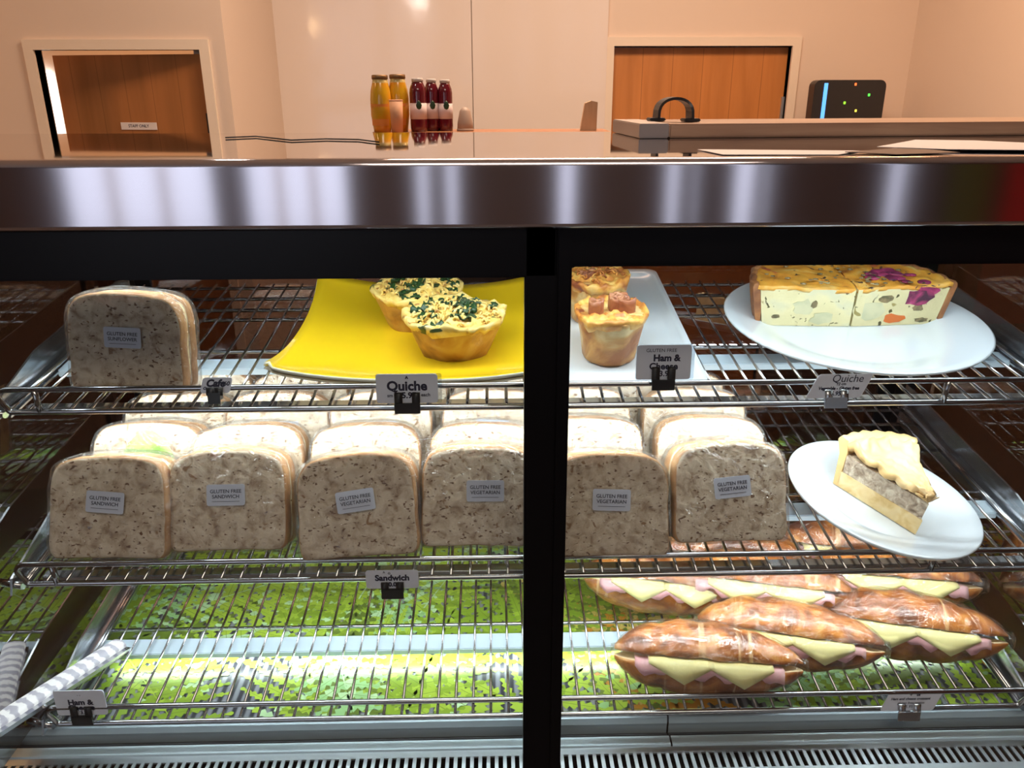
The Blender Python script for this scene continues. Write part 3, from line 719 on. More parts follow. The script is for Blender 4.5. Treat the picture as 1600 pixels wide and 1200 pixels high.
def slab(mb, seed, y0, y1, m_face, m_side, grow=0, rough=.0008, edge=.003, wob=0):
    def lay(sc, y, g=0):
        return [Vector((q.x, y + rough*noise.noise(Vector((q.x*90, q.y*90, y*300+seed))) + wob*noise.noise(Vector((q.x*35, q.y*35, seed))), q.y)) for q in loaf(sc, grow+g, seed=seed)]
    rings = [lay(.02, y0), lay(.25, y0), lay(.5, y0), lay(.75, y0), lay(.92, y0), lay(.975, y0), lay(1, y0+edge, 0), lay(1, (y0+y1)/2, .0006), lay(1, y1-edge, 0), lay(.975, y1), lay(.75, y1), lay(.4, y1), lay(.02, y1)]
    mb.grid(rings, None, cap0=True, cap1=True, mf=lambda i, j: m_side if 5 <= i <= 8 else m_face)
def make_sandwich(seed, lines, fill='egg', name='wrapped_sandwich', green=False, srot=0, sx=0):
    rnd = random.Random(seed)
    e = empty(name)
    mb = MB(); slab(mb, seed, 0, .022, 'bread', 'crust'); mb.build('bread_slice', None, e)
    mb = MB(); slab(mb, seed+1, .0315, TH, 'bread', 'crust'); mb.build('bread_slice', None, e)
    mb = MB(); slab(mb, seed+2, .0222, .0314, fill, fill, grow=-.003, rough=.0015, edge=.002, wob=.002); mb.build('filling', None, e)
    if green:
        mb = MB(); rings = []
        for i in range(9):
            u = i/8
            rings.append([Vector((-.028+.058*u, -.001-.003*math.sin(PI*v)-.0015*math.sin(u*14), .066+.030*math.sin(PI*u)**.6*v+.002*math.sin(9*u+4*v))) for v in [q/5 for q in range(6)]])
        mb.grid(rings, closed=False); mb.build('lettuce', 'lettuce', e)
    # cling film: blown up loaf shape with creases, gathered at the back
    def lay(sc, y, g):
        out = []
        for q in loaf(sc, g, seed=seed):
            cr = abs(noise.noise(Vector((q.x*55+q.y*40, q.y*30-q.x*20, y*60+seed*2))))*.004
            out.append(Vector((q.x*(1+cr*2), y-(.0 if y > 0.004 else cr*.5), q.y+cr*.3)))
        return out
    Y0 = -.0016 if not green else -.006
    rings = [lay(.03, Y0, 0), lay(.3, Y0, 0), lay(.6, Y0, 0), lay(.85, Y0, 0), lay(.98, Y0, .0005), lay(1, .002, .0028), lay(1, .018, .004), lay(1, .038, .0045), lay(1, TH-.002, .0035), lay(.96, TH+.003, 0), lay(.5, TH+.004, 0), lay(.03, TH+.005, 0)]
    mb = MB(); mb.grid(rings, None, cap0=True, cap1=True); mb.build('cling_film', 'film', e)
    st = MB().prism(rrect(.039, .022, .0022), 0, .0004, mtx=Matrix.Rotation(PI/2, 4, 'X')).build('sticker', 'stick', e)
    st.location = (sx, Y0-.0028, SHT*.56); st.rotation_euler = (0, srot, 0)
    text(lines, .0052, st, (0, -.0006, .001), bold=.00005)
    mb = MB().box((-.014, -.0006, -.0068), (.014, -.0003, -.0064)); mb.build('rule', 'ink', st)
    return e
GF = 'GLUTEN FREE\n'
def proj(p):
    q = CAM_R.transposed() @ (Vector(p)-Vector((0, 0, CZ))); return 800+FPX*q.x/-q.z, 600-FPX*q.y/-q.z
def place_sandwich(e, k, cx, topy, lean, yawd, roll, sc, label, group, bottom=None):
    """stand it on shelf k so that its top edge shows at picture height topy"""
    yf, zf = SH[k]; best = None
    for i in range(0, 400):
        y = yf-.030+i*.001; z = shelf_z(k, y)
        up_ = TH*sc*(math.sin(R(lean))+math.cos(R(lean))*TILT)
        top = Vector((0, y+math.sin(R(lean))*SHT*sc, z+up_+math.cos(R(lean))*SHT*sc))
        d = abs(proj(top)[1]-topy)
        if best is None or d < best[0]: best = (d, y)
    y = best[1]
    if bottom is not None: y = bottom
    z = shelf_z(k, y)+.0015+abs(math.sin(R(roll)))*.05*sc+TH*sc*(math.sin(R(lean))+math.cos(R(lean))*TILT)
    # x from centre column
    mid = Vector((0, y, z+.05)); x = 0
    for _ in range(12): x += (cx-proj((x, y, z+.05))[0])/FPX*.9
    e.location = (x, y, z+math.sin(R(lean))*0.0); e.rotation_euler = Matrix.Identity(3).to_euler()
    Rm = Matrix.Rotation(R(yawd), 3, 'Z') @ Matrix.Rotation(-R(lean), 3, 'X') @ Matrix.Rotation(R(roll), 3, 'Y')
    e.rotation_euler = Rm.to_euler(); e.scale = (sc, sc, sc)
    tag(e, label, 'sandwich', group)
    # keep the rear bottom edge on the wires
    return e
protos = {
 'sun': make_sandwich(1, GF+'SUNFLOWER'), 'san': make_sandwich(2, GF+'SANDWICH', srot=R(4)), 'sa2': make_sandwich(3, GF+'SANDWICH', fill='lettuce'),
 'veg': make_sandwich(4, GF+'VEGETARIAN', srot=R(-5)), 've2': make_sandwich(5, GF+'VEGETARIAN', fill='egg', sx=.006), 've3': make_sandwich(6, GF+'VEGETARIAN', fill='lettuce', srot=R(2)),
 'grn': make_sandwich(7, GF+'SANDWICH', green=True, sx=-.02)}
used = set()
def inst(key):
    if key in used: return copy_tree(protos[key])
    used.add(key); return protos[key]
sun = place_sandwich(inst('sun'), 0, 186, 452, 8, -4, 2, .98, 'wrapped seeded sandwich standing alone at the left of the top shelf', None)
sun.scale = (.96, .72, .94)
GR = 'wrapped sandwiches on the middle shelf'
colname = ['far left column', 'second column from the left', 'third column from the left', 'column left of the black post', 'column right of the black post', 'the rightmost column by the pie']
rows = ['frontmost', 'second from front', 'third from front', 'rearmost']
front = [('san', 154, 708, -2, 0), ('sa2', 347, 700, 1, 0), ('veg', 557, 714, 0, -3), ('ve2', 748, 700, 1, 1), ('ve3', 958, 715, 2, 1), ('veg', 1150, 699, 3, 1)]
r2 = [('grn', 219, 657), ('ve3', 384, 662), ('ve2', 570, 663), ('veg', 754, 664), ('san', 922, 657), ('ve2', 1115, 658)]
r3 = [('sa2', 266, 612), ('ve2', 428, 612), ('ve3', 596, 613), ('san', 770, 611), ('ve3', 908, 610), ('sa2', 1085, 614)]
r4 = [('veg', 316, 578), ('san', 466, 580), ('sa2', 622, 580), ('ve2', 785, 580), ('veg', 925, 582), ('san', 1058, 584)]
for r_, row in enumerate((front, r2, r3, r4)):
    for c_, it in enumerate(row):
        key, cx, ty = it[:3]; yw = it[3] if len(it) > 3 else (3, 4, 2, 0, -2, -4)[c_]+((c_*7+r_*5) % 5-2)*.8
        ro = it[4] if len(it) > 4 else ((c_*5+r_*3) % 4-1.5)*.8
        extra = {(0, 0): 'wrapped seeded sandwich with slanted sticker', (1, 0): 'wrapped sandwich showing green lettuce'}.get((r_, c_), 'wrapped seeded sandwich')
        place_sandwich(inst(key), 1, cx, ty, (20, 20, 19, 18)[r_], yw, ro, (1.01 if r_ == 0 else 1.0), '%s, %s in %s' % (extra, rows[r_], colname[c_]), GR)
for k_, v in protos.items():
    if k_ not in used: print('UNUSED', k_)

# ------------------------------------------------------------------ filled croissants
def make_croissant(seed):
    L = .106; Ry, Rz = .036, .031
    e = empty('filled_croissant')
    def prof(t): return max(0.02, (1-abs(t)**2.3))**.62*(1-.12*t)
    def sec(t, up):
        r = prof(t); ridge = 1+.085*abs(math.sin(t*7.5+.6*seed))-.05
        bow = -.012*t*t
        pts = []
        for i in range(17):
            a = PI*i/16
            y = Ry*r*ridge*math.cos(a); z = Rz*r*ridge*math.sin(a)**.85*(1.15 if up else 1.25)
            jit = .0018*noise.noise(Vector((t*7, a*2, seed+up*5)))
            pts.append(Vector((t*L, y+bow+jit, (z+jit)*(1 if up else -1))))
        return pts
    for up in (0, 1):
        rings = []
        N = 44
        for i in range(N+1):
            t = -1+2*i/N; s = sec(t, up)
            a, b = s[-1], s[0]
            flat = [a.lerp(b, k/5) for k in range(1, 5)]
            rings.append(s+flat)
        mb = MB(); mb.grid(rings, None, cap0=True, cap1=True, mf=lambda i, j: 'croissant' if j < 16 else 'crumb')
        o = mb.build('bread_top' if up else 'bread_base', None, e)
        if up: o.location = (0, .002, .0055); o.rotation_euler = (R(-5), 0, 0)
    rnd = random.Random(seed)
    # ham sheet folded over the front lip (front is -Y)
    mb = MB(); rings = []
    for i in range(31):
        u = -1+2*i/30; x = u*L*.78; r = prof(u*.78); bow = -.012*(u*.78)**2; w = .004*math.sin(u*11+seed)+.003*math.sin(u*23)
        yo = -Ry*r+bow
        prof_ = [(yo*.1, .002), (yo*.7, .003), (yo*1.0-.002, .003+w*.2), (yo*1.06-.003, -.004+w*.3), (yo*1.04-.003, -.013+w*.9+abs(u)*.004)]
        rings.append([Vector((x, y, z)) for y, z in prof_])
    mb.grid(rings, closed=False); o = mb.build('ham_slice', 'ham', e)
    m_ = o.modifiers.new('thick', 'SOLIDIFY'); m_.thickness = .0016
    for cx, sgn in ((-.30, 1), (.32, 1)):
        mb = MB(); rings = []
        for i in range(13):
            u = -1+2*i/12; x = (cx+u*.34)*L; t = x/L; r = prof(t); bow = -.012*t*t; yo = -Ry*r+bow
            dz = (1-abs(u))*.020
            rings.append([Vector((x, yo*.3, .0065)), Vector((x, yo*.95, .0062)), Vector((x, yo-.0055, .004-dz*.12)), Vector((x, yo*1.02-.0065, .002-dz*.5)), Vector((x+.004*(1-abs(u)), yo*.98-.006, .0005-dz))])
        mb.grid(rings, closed=False); o = mb.build('cheese_slice', 'cheese', e)
        m_ = o.modifiers.new('thick', 'SOLIDIFY'); m_.thickness = .0016
    # film
    mb = MB(); rings = []
    for i in range(41):
        t = -1.04+2.08*i/40; tt = max(-1, min(1, t)); r = prof(tt)*1.0+.07; bow = -.012*t*t; ring = []
        for k in range(28):
            a = 2*PI*k/28; cr = abs(noise.noise(Vector((t*14, math.cos(a)*2.2+t*5, math.sin(a)*2.2+seed))))*.003
            ring.append(Vector((t*L, (Ry*r+.003+cr)*math.cos(a)+bow-.002, (Rz*r*1.14+.0035+cr)*math.sin(a)+.003)))
        rings.append(ring)
    mb.grid(rings, cap0=True, cap1=True); mb.build('cling_film', 'film2', e)
    return e
M['film2'] = film('loose cling film', op=0.08, bs=40, bd=0.008, strength=1.0, haze=0.004, rough=.08)
cro = [make_croissant(s_) for s_ in (1, 4, 9)]
spots = [  # px, py, lift, yaw, roll(tilt back), pitch, proto, label
 (1103, 1030, .030, -9, 0, 'nearest the front rail, lowest on the left'),
 (1230, 993, .032, -15, 1, 'behind the front one, in the middle of the pile'),
 (1418, 980, .030, -15, 2, 'at the right front, beside the steel bracket'),
 (1190, 915, .046, -14, 1, 'resting high on the middle of the pile'),
 (1040, 912, .030, -14, 0, 'at the left rear of the pile'),
 (1392, 905, .036, -10, 0, 'at the right rear under the pie plate'),
 (1130, 868, .034, -6, 2, 'seen behind the front rail under the rightmost sandwich'),
 (1330, 862, .034, -14, 1, 'rearmost, seen through the wires below the pie plate')]
for i, (px, py, lift, yw, pk, where) in enumerate(spots):
    o = cro[pk] if i in (0, 1, 2) and pk == i else copy_tree(cro[pk])
    p = hit(2, px, py, lift)
    o.location = p; Rm = Matrix.Rotation(R(yw), 3, 'Z') @ Matrix.Rotation(-R(24), 3, 'X'); o.rotation_euler = Rm.to_euler()
    tag(o, 'ham and cheese croissant, %s' % where, 'croissant', 'filled croissants on the bottom shelf')

# ------------------------------------------------------------------ plates
def shelf_frame(k, px, py, dz=0, yaw=0):
    p = hit(k, px, py, dz); return p, (Matrix.Rotation(math.atan(TILT), 3, 'X') @ Matrix.Rotation(R(yaw), 3, 'Z')).to_euler()
# yellow square plate
p, rot = shelf_frame(0, 662, 536, .001, -1.5)
yp = empty('square_plate', p, rot, 'bright yellow square plate with upturned corners left of the black post', 'plate')
S = .152
def plate_h(u, v):
    rad = (u*u*v*v); return .004+.010*(max(abs(u), abs(v))**4) + .020*rad**1.2
mb = MB(); N = 24; g = []
for i in range(N+1):
    row = []
    for j in range(N+1):
        u, v = -1+2*i/N, -1+2*j/N
        cr = 1-.0*(u*u*v*v)
        uu = u*(1-.06*(1-v*v)*abs(u)**3)*S; vv = v*(1-.04*(1-u*u)*abs(v)**3)*S*.93
        # round the corners
        if abs(u) > .9 and abs(v) > .9:
            k_ = 1-.06*((abs(u)-.9)/.1)*((abs(v)-.9)/.1); uu *= k_; vv *= k_
        row.append(Vector((uu, vv, plate_h(u, v))))
    g.append(row)
mb.grid(g, 'yellow', closed=False)
o = mb.build('plate_face', None, yp); md = o.modifiers.new('t', 'SOLIDIFY'); md.thickness = .0035; md.offset = -1
o.data.materials.append(M['plate_edge']); md.material_offset_rim = 1
g2 = [[q-Vector((0, 0, .0037)) for q in row] for row in g]
mb = MB(); mb.grid(g2, 'plate_edge', closed=False); o = mb.build('plate_underside', None, yp); md = o.modifiers.new('t', 'SOLIDIFY'); md.thickness = .002; md.offset = -1
mb = MB().prism(rrect(.12, .11, .02), -.003, .001); mb.build('plate_foot', 'plate_edge', yp)
for v in yp.children: v.location.z += .004

def on_local(root, lx, ly, lz):
    return root.matrix_basis @ Vector((lx, ly, lz))
def local_hit(root, px, py, lz):
    mw = root.matrix_basis; n = mw.to_3x3() @ Vector((0, 0, 1)); o = mw @ Vector((0, 0, lz)); d = ray(px, py)
    t = (o-Vector((0, 0, CZ))).dot(n)/d.dot(n); return Vector((0, 0, CZ))+d*t
def muffin(name, mt, ms, rt, rb, H, sx, seed, dome=.008, rim=.004):
    e = empty(name)
    def disp(c, amp):
        return c + c.normalized()*amp*fbm(c, 40, seed)
    n = 48; mb = MB()
    pr = [(0, .001), (rb*.9, 0), (rb, .003), (rb*.55+rt*.45, H*.45), (rt*.97, H*.82), (rt*1.0, H*.90)]
    mb.lathe(pr, n=n, sx=sx)
    mb.build('muffin_base', ms, e, disp=lambda c: c+Vector((c.x, c.y, 0))*(.05*fbm(c, 35, seed)+.018*math.sin(math.atan2(c.y, c.x)*9)))
    mb = MB(); rings = []; K = 16
    for i in range(K+1):
        f = i/K; r = rt*1.05*(1-f)
        z = H*.86+rim*math.exp(-((f-.05)/.08)**2)+dome*(1-(1-f)**2.2)
        rings.append([Vector((r*sx*math.cos(2*PI*k/n), r*math.sin(2*PI*k/n), z)) if i < K else Vector((.0005*math.cos(2*PI*k/n), .0005*math.sin(2*PI*k/n), z)) for k in range(n)])
    rings.insert(0, [Vector((rt*.98*sx*math.cos(2*PI*k/n), rt*.98*math.sin(2*PI*k/n), H*.78)) for k in range(n)])
    mb.grid(rings, cap0=True, cap1=True)
    mb.build('muffin_top', mt, e, disp=lambda c: c+Vector((c.x*.07*fbm(c, 30, seed+2), c.y*.07*fbm(c, 30, seed+3), .0055*fbm(c, 70, seed+1)+.003*fbm(c, 160, seed))))
    return e
def leafbits(e, rt, H, sx, n, seed, big=.009):
    rnd = random.Random(seed); mb = MB()
    for i in range(n):
        a = rnd.uniform(0, 2*PI); r = rt*math.sqrt(rnd.uniform(0, .8)); x, y = r*sx*math.cos(a), r*math.sin(a)
        z = H*.88+.008*(1-(r/rt)**2.2)+.002; s_ = rnd.uniform(.4, 1)*big
        mtx = Matrix.Translation((x, y, z)) @ Matrix.Rotation(rnd.uniform(0, 6), 4, 'Z') @ Matrix.Rotation(rnd.uniform(-.8, .8), 4, 'X')
        g = []
        for u in range(6):
            g.append([mtx @ Vector(((u/5-.5)*s_*1.6, (v/4-.5)*s_*(.6+.4*math.sin(u*2.1+i)), .0028*math.sin(u*1.7+v+i))) for v in range(5)])
        mb.grid(g, closed=False)
    o = mb.build('spinach_leaves', 'spinach', e); md = o.modifiers.new('t', 'SOLIDIFY'); md.thickness = .0012
def shreds(e, rt, H, sx, n, seed, mat='fr_top'):
    rnd = random.Random(seed); mb = MB()
    for i in range(n):
        a = rnd.uniform(0, 2*PI); r = rt*math.sqrt(rnd.uniform(0, .95)); x, y = r*sx*math.cos(a), r*math.sin(a)
        z = H*.875+.0085*(1-(r/rt)**2.2)+.0015; b = rnd.uniform(0, PI); l = rnd.uniform(.005, .011); d = Vector((math.cos(b), math.sin(b), 0))*l/2; c = Vector((x, y, z))
        mb.tube([c-d-Vector((0, 0, .002)), c-d*.3+Vector((0, 0, .0015)), c+d*.4+Vector((0, 0, .001)), c+d-Vector((0, 0, .002))], rnd.uniform(.0009, .0016), n=6)
    mb.build('cheese_shreds', mat, e)
Hf = .052
bpy.context.view_layer.update()
for (px, py, yaw_, seed, sx, lab) in ((655, 518, 20, 3, 1.12, 'spinach and cheese mini quiche at the rear of the yellow plate'), (712, 562, 0, 8, 1.16, 'darker spinach mini quiche at the front of the yellow plate')):
    e = muffin('mini_quiche', 'fr_top', 'fr_side', .048, .033, Hf, sx, seed); leafbits(e, .046, Hf, sx, 22, seed, .013); shreds(e, .046, Hf, sx, 130, seed+1)
    e.location = local_hit(yp, px, py-12, .0085); e.rotation_euler = (Matrix.Rotation(math.atan(TILT), 3, 'X') @ Matrix.Rotation(R(yaw_), 3, 'Z')).to_euler()
    tag(e, lab, 'mini quiche', 'spinach mini quiches on the yellow plate')

# white rectangular plate
p, rot = shelf_frame(0, 955, 510, .0, -1)
wp = empty('rectangular_plate', p, rot, 'long white rectangular plate running back beside the black post', 'plate')
hx, hy = .082, .175; g = []
for s_, z in ((.80, .004), (.86, .0042), (.93, .008), (1.0, .0125), (1.0, .0105), (.9, .004), (.78, .001)):
    o_ = rrect(2*hx*s_ if s_ > .95 else 2*(hx-(1-s_)*.09), 2*(hy-(1-s_)*.09), .014, 6); g.append([Vector((x, y, z)) for x, y in o_])
mb = MB(); mb.grid(g, cap0=True, cap1=True); mb.build('plate_body', 'white', wp)
mb = MB(); mb.grid([[Vector((x, y, z)) for x, y in rrect(2*hx*k, 2*hy*k, .01, 6)] for k, z in ((.7, .0015), (.7, 0), (.66, 0), (.66, .0015))]); mb.build('plate_foot', 'white', wp)
bpy.context.view_layer.update()
for (px, py, yaw_, seed, lab) in ((930, 507, 30, 3, 'golden ham and cheese muffin at the rear of the long white plate'), (951, 566, 0, 5, 'browned ham muffin with curled meat on top, at the front of the long white plate')):
    Hm = .060; e = muffin('ham_muffin', 'hm_top', 'hm_side', .0385, .030, Hm, 1.0, seed, dome=.003 if seed == 5 else .008, rim=.006)
    mb = MB(); rn = random.Random(seed)
    for i in range(5 if seed == 5 else 2):
        cx, cy = (rn.uniform(-.017, .017), rn.uniform(-.017, .012)) if seed == 5 else (rn.uniform(-.03, .03), rn.uniform(-.02, .02)); g = []
        for u in range(26):
            a = u/25*PI*2.6; r = .0035+.0085*u/25
            g.append([Vector((cx+r*math.cos(a+i), cy+r*.8*math.sin(a+i), Hm*.86+v*.0045+.0015*math.sin(u*.9+v))) for v in range(5)] if seed == 5 else
                     [Vector((cx+r*math.cos(a+i), cy+r*.8*math.sin(a+i), Hm*.90+v*.002+.0015*math.sin(u*.9+v))) for v in range(5)])
        mb.grid(g, closed=False)
    o = mb.build('curled_ham', 'hm_meat', e); md = o.modifiers.new('t', 'SOLIDIFY'); md.thickness = .0026
    if seed == 3: shreds(e, .036, Hm, 1, 40, seed, 'hm_top')
    e.location = local_hit(wp, px, py-10, .0045); e.rotation_euler = (Matrix.Rotation(math.atan(TILT), 3, 'X') @ Matrix.Rotation(R(yaw_), 3, 'Z')).to_euler()
    tag(e, lab, 'muffin', 'ham muffins on the long white plate')

# round plate and half quiche
def round_plate(name, Rp, p, rot, lab, well=.62, h=.022):
    e = empty(name, p, rot, lab, 'plate')
    pr = [(0, .0045), (Rp*well, .0045), (Rp*(well+.05), .006), (Rp*(well+.12), .0105), (Rp*.9, h*.85), (Rp*.985, h), (Rp, h-.001), (Rp*.99, h-.0035), (Rp*.9, h*.62), (Rp*(well+.1), .002), (Rp*(well-.02), .0012), (0, .0012)]
    MB().lathe(pr, n=72).build('plate_body', 'white', e)
    MB().lathe([(Rp*.56, .0014), (Rp*.56, 0), (Rp*.53, 0), (Rp*.53, .0014)], n=60).build('foot_ring', 'white', e)
    return e
p, rot = shelf_frame(0, 1328, 520, .0, 0)
rp = round_plate('round_plate', .152, p+Vector((0, 0, .001)), rot, 'large round white plate under the half quiche', .60, .020)
bpy.context.view_layer.update()
def quiche():
    e = empty('half_quiche'); RQ = .118; H = .050; n = 40
    # body as two wedges of custard (cut face toward -Y), slight notch between them
    def arc(r, a0, a1, m): return [(r*math.cos(a0+(a1-a0)*i/m), r*math.sin(a0+(a1-a0)*i/m)) for i in range(m+1)]
    for a0, a1, off in ((0.0, PI/2, .0015), (PI/2, PI, -.0015)):
        mb = MB(); rr = arc(RQ-.005, a0, a1, 20)
        outl = [(0, -.006)] + rr
        outl = [(x+off, y) for x, y in outl]
        lay = []
        for z, k in ((0, .93), (H*.5, .97), (H-.003, 1.0)):
            lay.append([Vector((x*k, y*k if i else y, z)) for i, (x, y) in enumerate(outl)])
        mb.grid(lay, None, smooth=False, cap0=True, cap1=True); mb.build('custard_wedge', 'q_cut', e)
        mb = MB(); g = []
        for i in range(22):
            f = i/21
            g.append([Vector((max(-1, 1)*(x*f+off), (y+.006)*f-.006-(.0015 if False else 0), H-.0032+.004*(.35+.65*min(1, f*1.2)) + .004*fbm((x*f, y*f, 1), 45, 2) + .0015*fbm((x*f, y*f, 1), 150, 3))) for x, y in arc(RQ-.002, a0, a1, 26)])
        mb.grid(g, closed=False); o = mb.build('baked_top', 'q_top', e); md = o.modifiers.new('t', 'SOLIDIFY'); md.thickness = .005; md.offset = -1
    mb = MB(); g = []
    for i in range(51):
        a = PI*i/50; w_ = .0022*math.sin(a*34)+.0015*fbm((math.cos(a), math.sin(a), 0), 6, 2)
        g.append([Vector((r*math.cos(a), r*math.sin(a), z)) for r, z in ((RQ*.925, 0), (RQ*.93+.004, .001), (RQ*.97+.004+w_, H*.5), (RQ+.005+w_, H-.001), (RQ+.004+w_, H+.003), (RQ-.001+w_, H+.0035), (RQ-.003, H*.9), (RQ*.965-.003, H*.5))])
    mb.grid(g, closed=True, cap0=True, cap1=True); mb.build('pastry_crust', 'q_crust', e)
    # fillings showing on the cut face: flat slivers set into the custard
    def chip(name, mat, x, z, w_, h_, seed, dep=.003):
        pts = []; rn = random.Random(seed)
        for i in range(14):
            a = 2*PI*i/14; r = 1+.22*rn.uniform(-1, 1); pts.append((x+w_/2*r*math.cos(a), z+h_/2*r*math.sin(a)))
        yb = -.006*(1-min(1, abs(x)/(RQ*.95)))
        return MB().prism(pts, -yb-.002, -yb+.0006, mtx=Matrix.Rotation(PI/2, 4, 'X')).build(name, mat, e)
    chip('carrot_piece', 'carrot', .052, .009, .026, .012, 2)
    chip('potato_piece', 'potato', .022, .020, .040, .026, 4); chip('potato_piece', 'potato', -.035, .010, .030, .014, 5); chip('potato_piece', 'potato', -.06, .024, .026, .02, 9)
    chip('beetroot_piece', 'beet', .074, .036, .042, .020, 6); chip('beetroot_piece', 'beet', .084, .044, .040, .010, 16); chip('herb_piece', 'olive', .080, .022, .014, .009, 7); chip('herb_piece', 'olive', .088, .006, .016, .006, 8)
    chip('herb_piece', 'olive', .038, .035, .018, .010, 12); chip('herb_piece', 'olive', -.092, .012, .010, .005, 11); chip('herb_piece', 'olive', -.048, .028, .008, .010, 13)
    mb = MB(); rn = random.Random(3)
    for i in range(26):
        x, y = rn.gauss(.062, .014), rn.uniform(.006, .055)
        if x*x+y*y > .0105: continue
        t = bmesh.new(); bmesh.ops.create_icosphere(t, subdivisions=2, radius=rn.uniform(.004, .008))
        mb.add(t, None, Matrix.Translation((x, y, H+.0005)) @ Matrix.Diagonal((1.2, 1, .35, 1)), True)
    mb.build('beetroot_topping', 'beet', e)
    mb = MB()
    for i in range(45):
        a = rn.uniform(0, PI); r = rn.uniform(.02, .105); t = bmesh.new(); bmesh.ops.create_icosphere(t, subdivisions=1, radius=rn.uniform(.0014, .003))
        mb.add(t, None, Matrix.Translation((r*math.cos(a), r*math.sin(a), H+.0022)) @ Matrix.Diagonal((1.4, 1, .4, 1)), True)
    mb.build('herb_topping', 'olive', e)
    return e
q = quiche(); q.location = local_hit(rp, 1325, 507, .005); q.rotation_euler = rp.rotation_euler
tag(q, 'half of a vegetable quiche with golden top, cut face to the front', 'quiche')

# pie plate and slice on the middle shelf
p = hit(1, 1371, 790, .026)
prot = (Matrix.Rotation(R(9), 3, 'Y') @ Matrix.Rotation(math.atan(TILT)-R(-2), 3, 'X')).to_euler()
pp = round_plate('pie_plate', .106, p, prot, 'round white plate tilted over the front rail, carrying a pie slice', .55, .017)
bpy.context.view_layer.update()
def pie():
    e = empty('pie_slice'); RP = .104; H = .060; A = R(56)      # tip at origin, wedge opens towards +Y
    a0, a1 = PI/2-A/2, PI/2+A/2
    def arc(r, m=14): return [(r*math.cos(a0+(a1-a0)*i/m), r*math.sin(a0+(a1-a0)*i/m)) for i in range(m+1)]
    def wedge(name, mat, z0, z1, r0, r1, inset=0, h=None, bump_=0):
        mb = MB(); lay = []
        for z, r in ((z0, r0), ((z0+z1)/2, (r0+r1)/2), (z1, r1)):
            pts = [(0, inset*1.6)] + arc(r-inset)
            lay.append([Vector((x*(1-inset*8 if inset else 1), y, z)) for x, y in pts])
        mb.grid(lay, cap0=True, cap1=True, smooth=False); return mb.build(name, mat, e)
    wedge('pastry_base', 'piecut', 0, .018, RP*.88, RP*.91)
    wedge('pie_filling', 'mince', .0175, .0375, RP*.90, RP*.93, inset=.0014)
    # domed lid with crimped edge
    mb = MB(); g = []; NR = 26; NA = 22
    for i in range(NR+1):
        f = i/NR; row = []
        for j in range(NA+1):
            a = a0+(a1-a0)*j/NA; r = RP*.97*f
            z = .0475+.0022*math.sin(f*34)*math.sin(a*22+f*3)+.003*fbm((r*math.cos(a), r*math.sin(a), 0), 42, 4)+.008*math.exp(-((f-.90)/.07)**2)*(1+.45*math.sin(a*38))
            row.append(Vector((r*math.cos(a), r*math.sin(a), z)))
        g.append(row)
    top = mb.grid(g, closed=False); o = mb.build('pastry_lid', 'pastry', e); md = o.modifiers.new('t', 'SOLIDIFY'); md.thickness = .0075; md.offset = -1
    md.use_rim = True
    mb = MB(); g = []
    for j in range(23):
        a = a0+(a1-a0)*j/22; w_ = .0018*math.sin(a*38)
        g.append([Vector((r*math.cos(a), r*math.sin(a), z)) for r, z in ((RP*.87, 0), (RP*.9+.003, 0), (RP*.95+.004+w_, H*.6), (RP+.006+w_, .050), (RP+.003+w_, .055), (RP-.004, .054), (RP*.92, .04), (RP*.9, .02))])
    mb.grid(g, closed=True, cap0=True, cap1=True); mb.build('crimped_edge', 'pastry', e)
    return e
pi = pie(); tip = local_hit(pp, 1430, 836, .005); back = local_hit(pp, 1346, 750, .005)
dv = back-tip; pi.location = tip+Vector((0, 0, .0005))
loc_yaw = math.atan2(-dv.x, dv.y)
pi.rotation_euler = (pp.matrix_basis.to_3x3() @ Matrix.Rotation(loc_yaw, 3, 'Z')).to_euler()
pi.scale = (1.0, 1.06, 1.06)
tag(pi, 'slice of chicken pie with crimped pastry lid on the tilted white plate', 'pie slice')
for px, py, sc in ((1295, 797, 1.0), (1350, 829, .5)):
    q_ = MB(); t = bmesh.new(); bmesh.ops.create_icosphere(t, subdivisions=3, radius=.0065*sc); q_.add(t, None, Matrix.Diagonal((1.3, .7, .35, 1)), True)
    o = q_.build('pastry_crumb', 'pastry', disp=lambda c: c*(1+.3*fbm(c, 150, 2))); o.location = local_hit(pp, px, py, .008 if sc == 1 else .007); o.rotation_euler = prot
    tag(o, 'larger pastry crumb left of the pie slice' if sc == 1 else 'tiny pastry crumb near the front edge of the pie plate', 'crumb', 'crumbs on the pie plate')

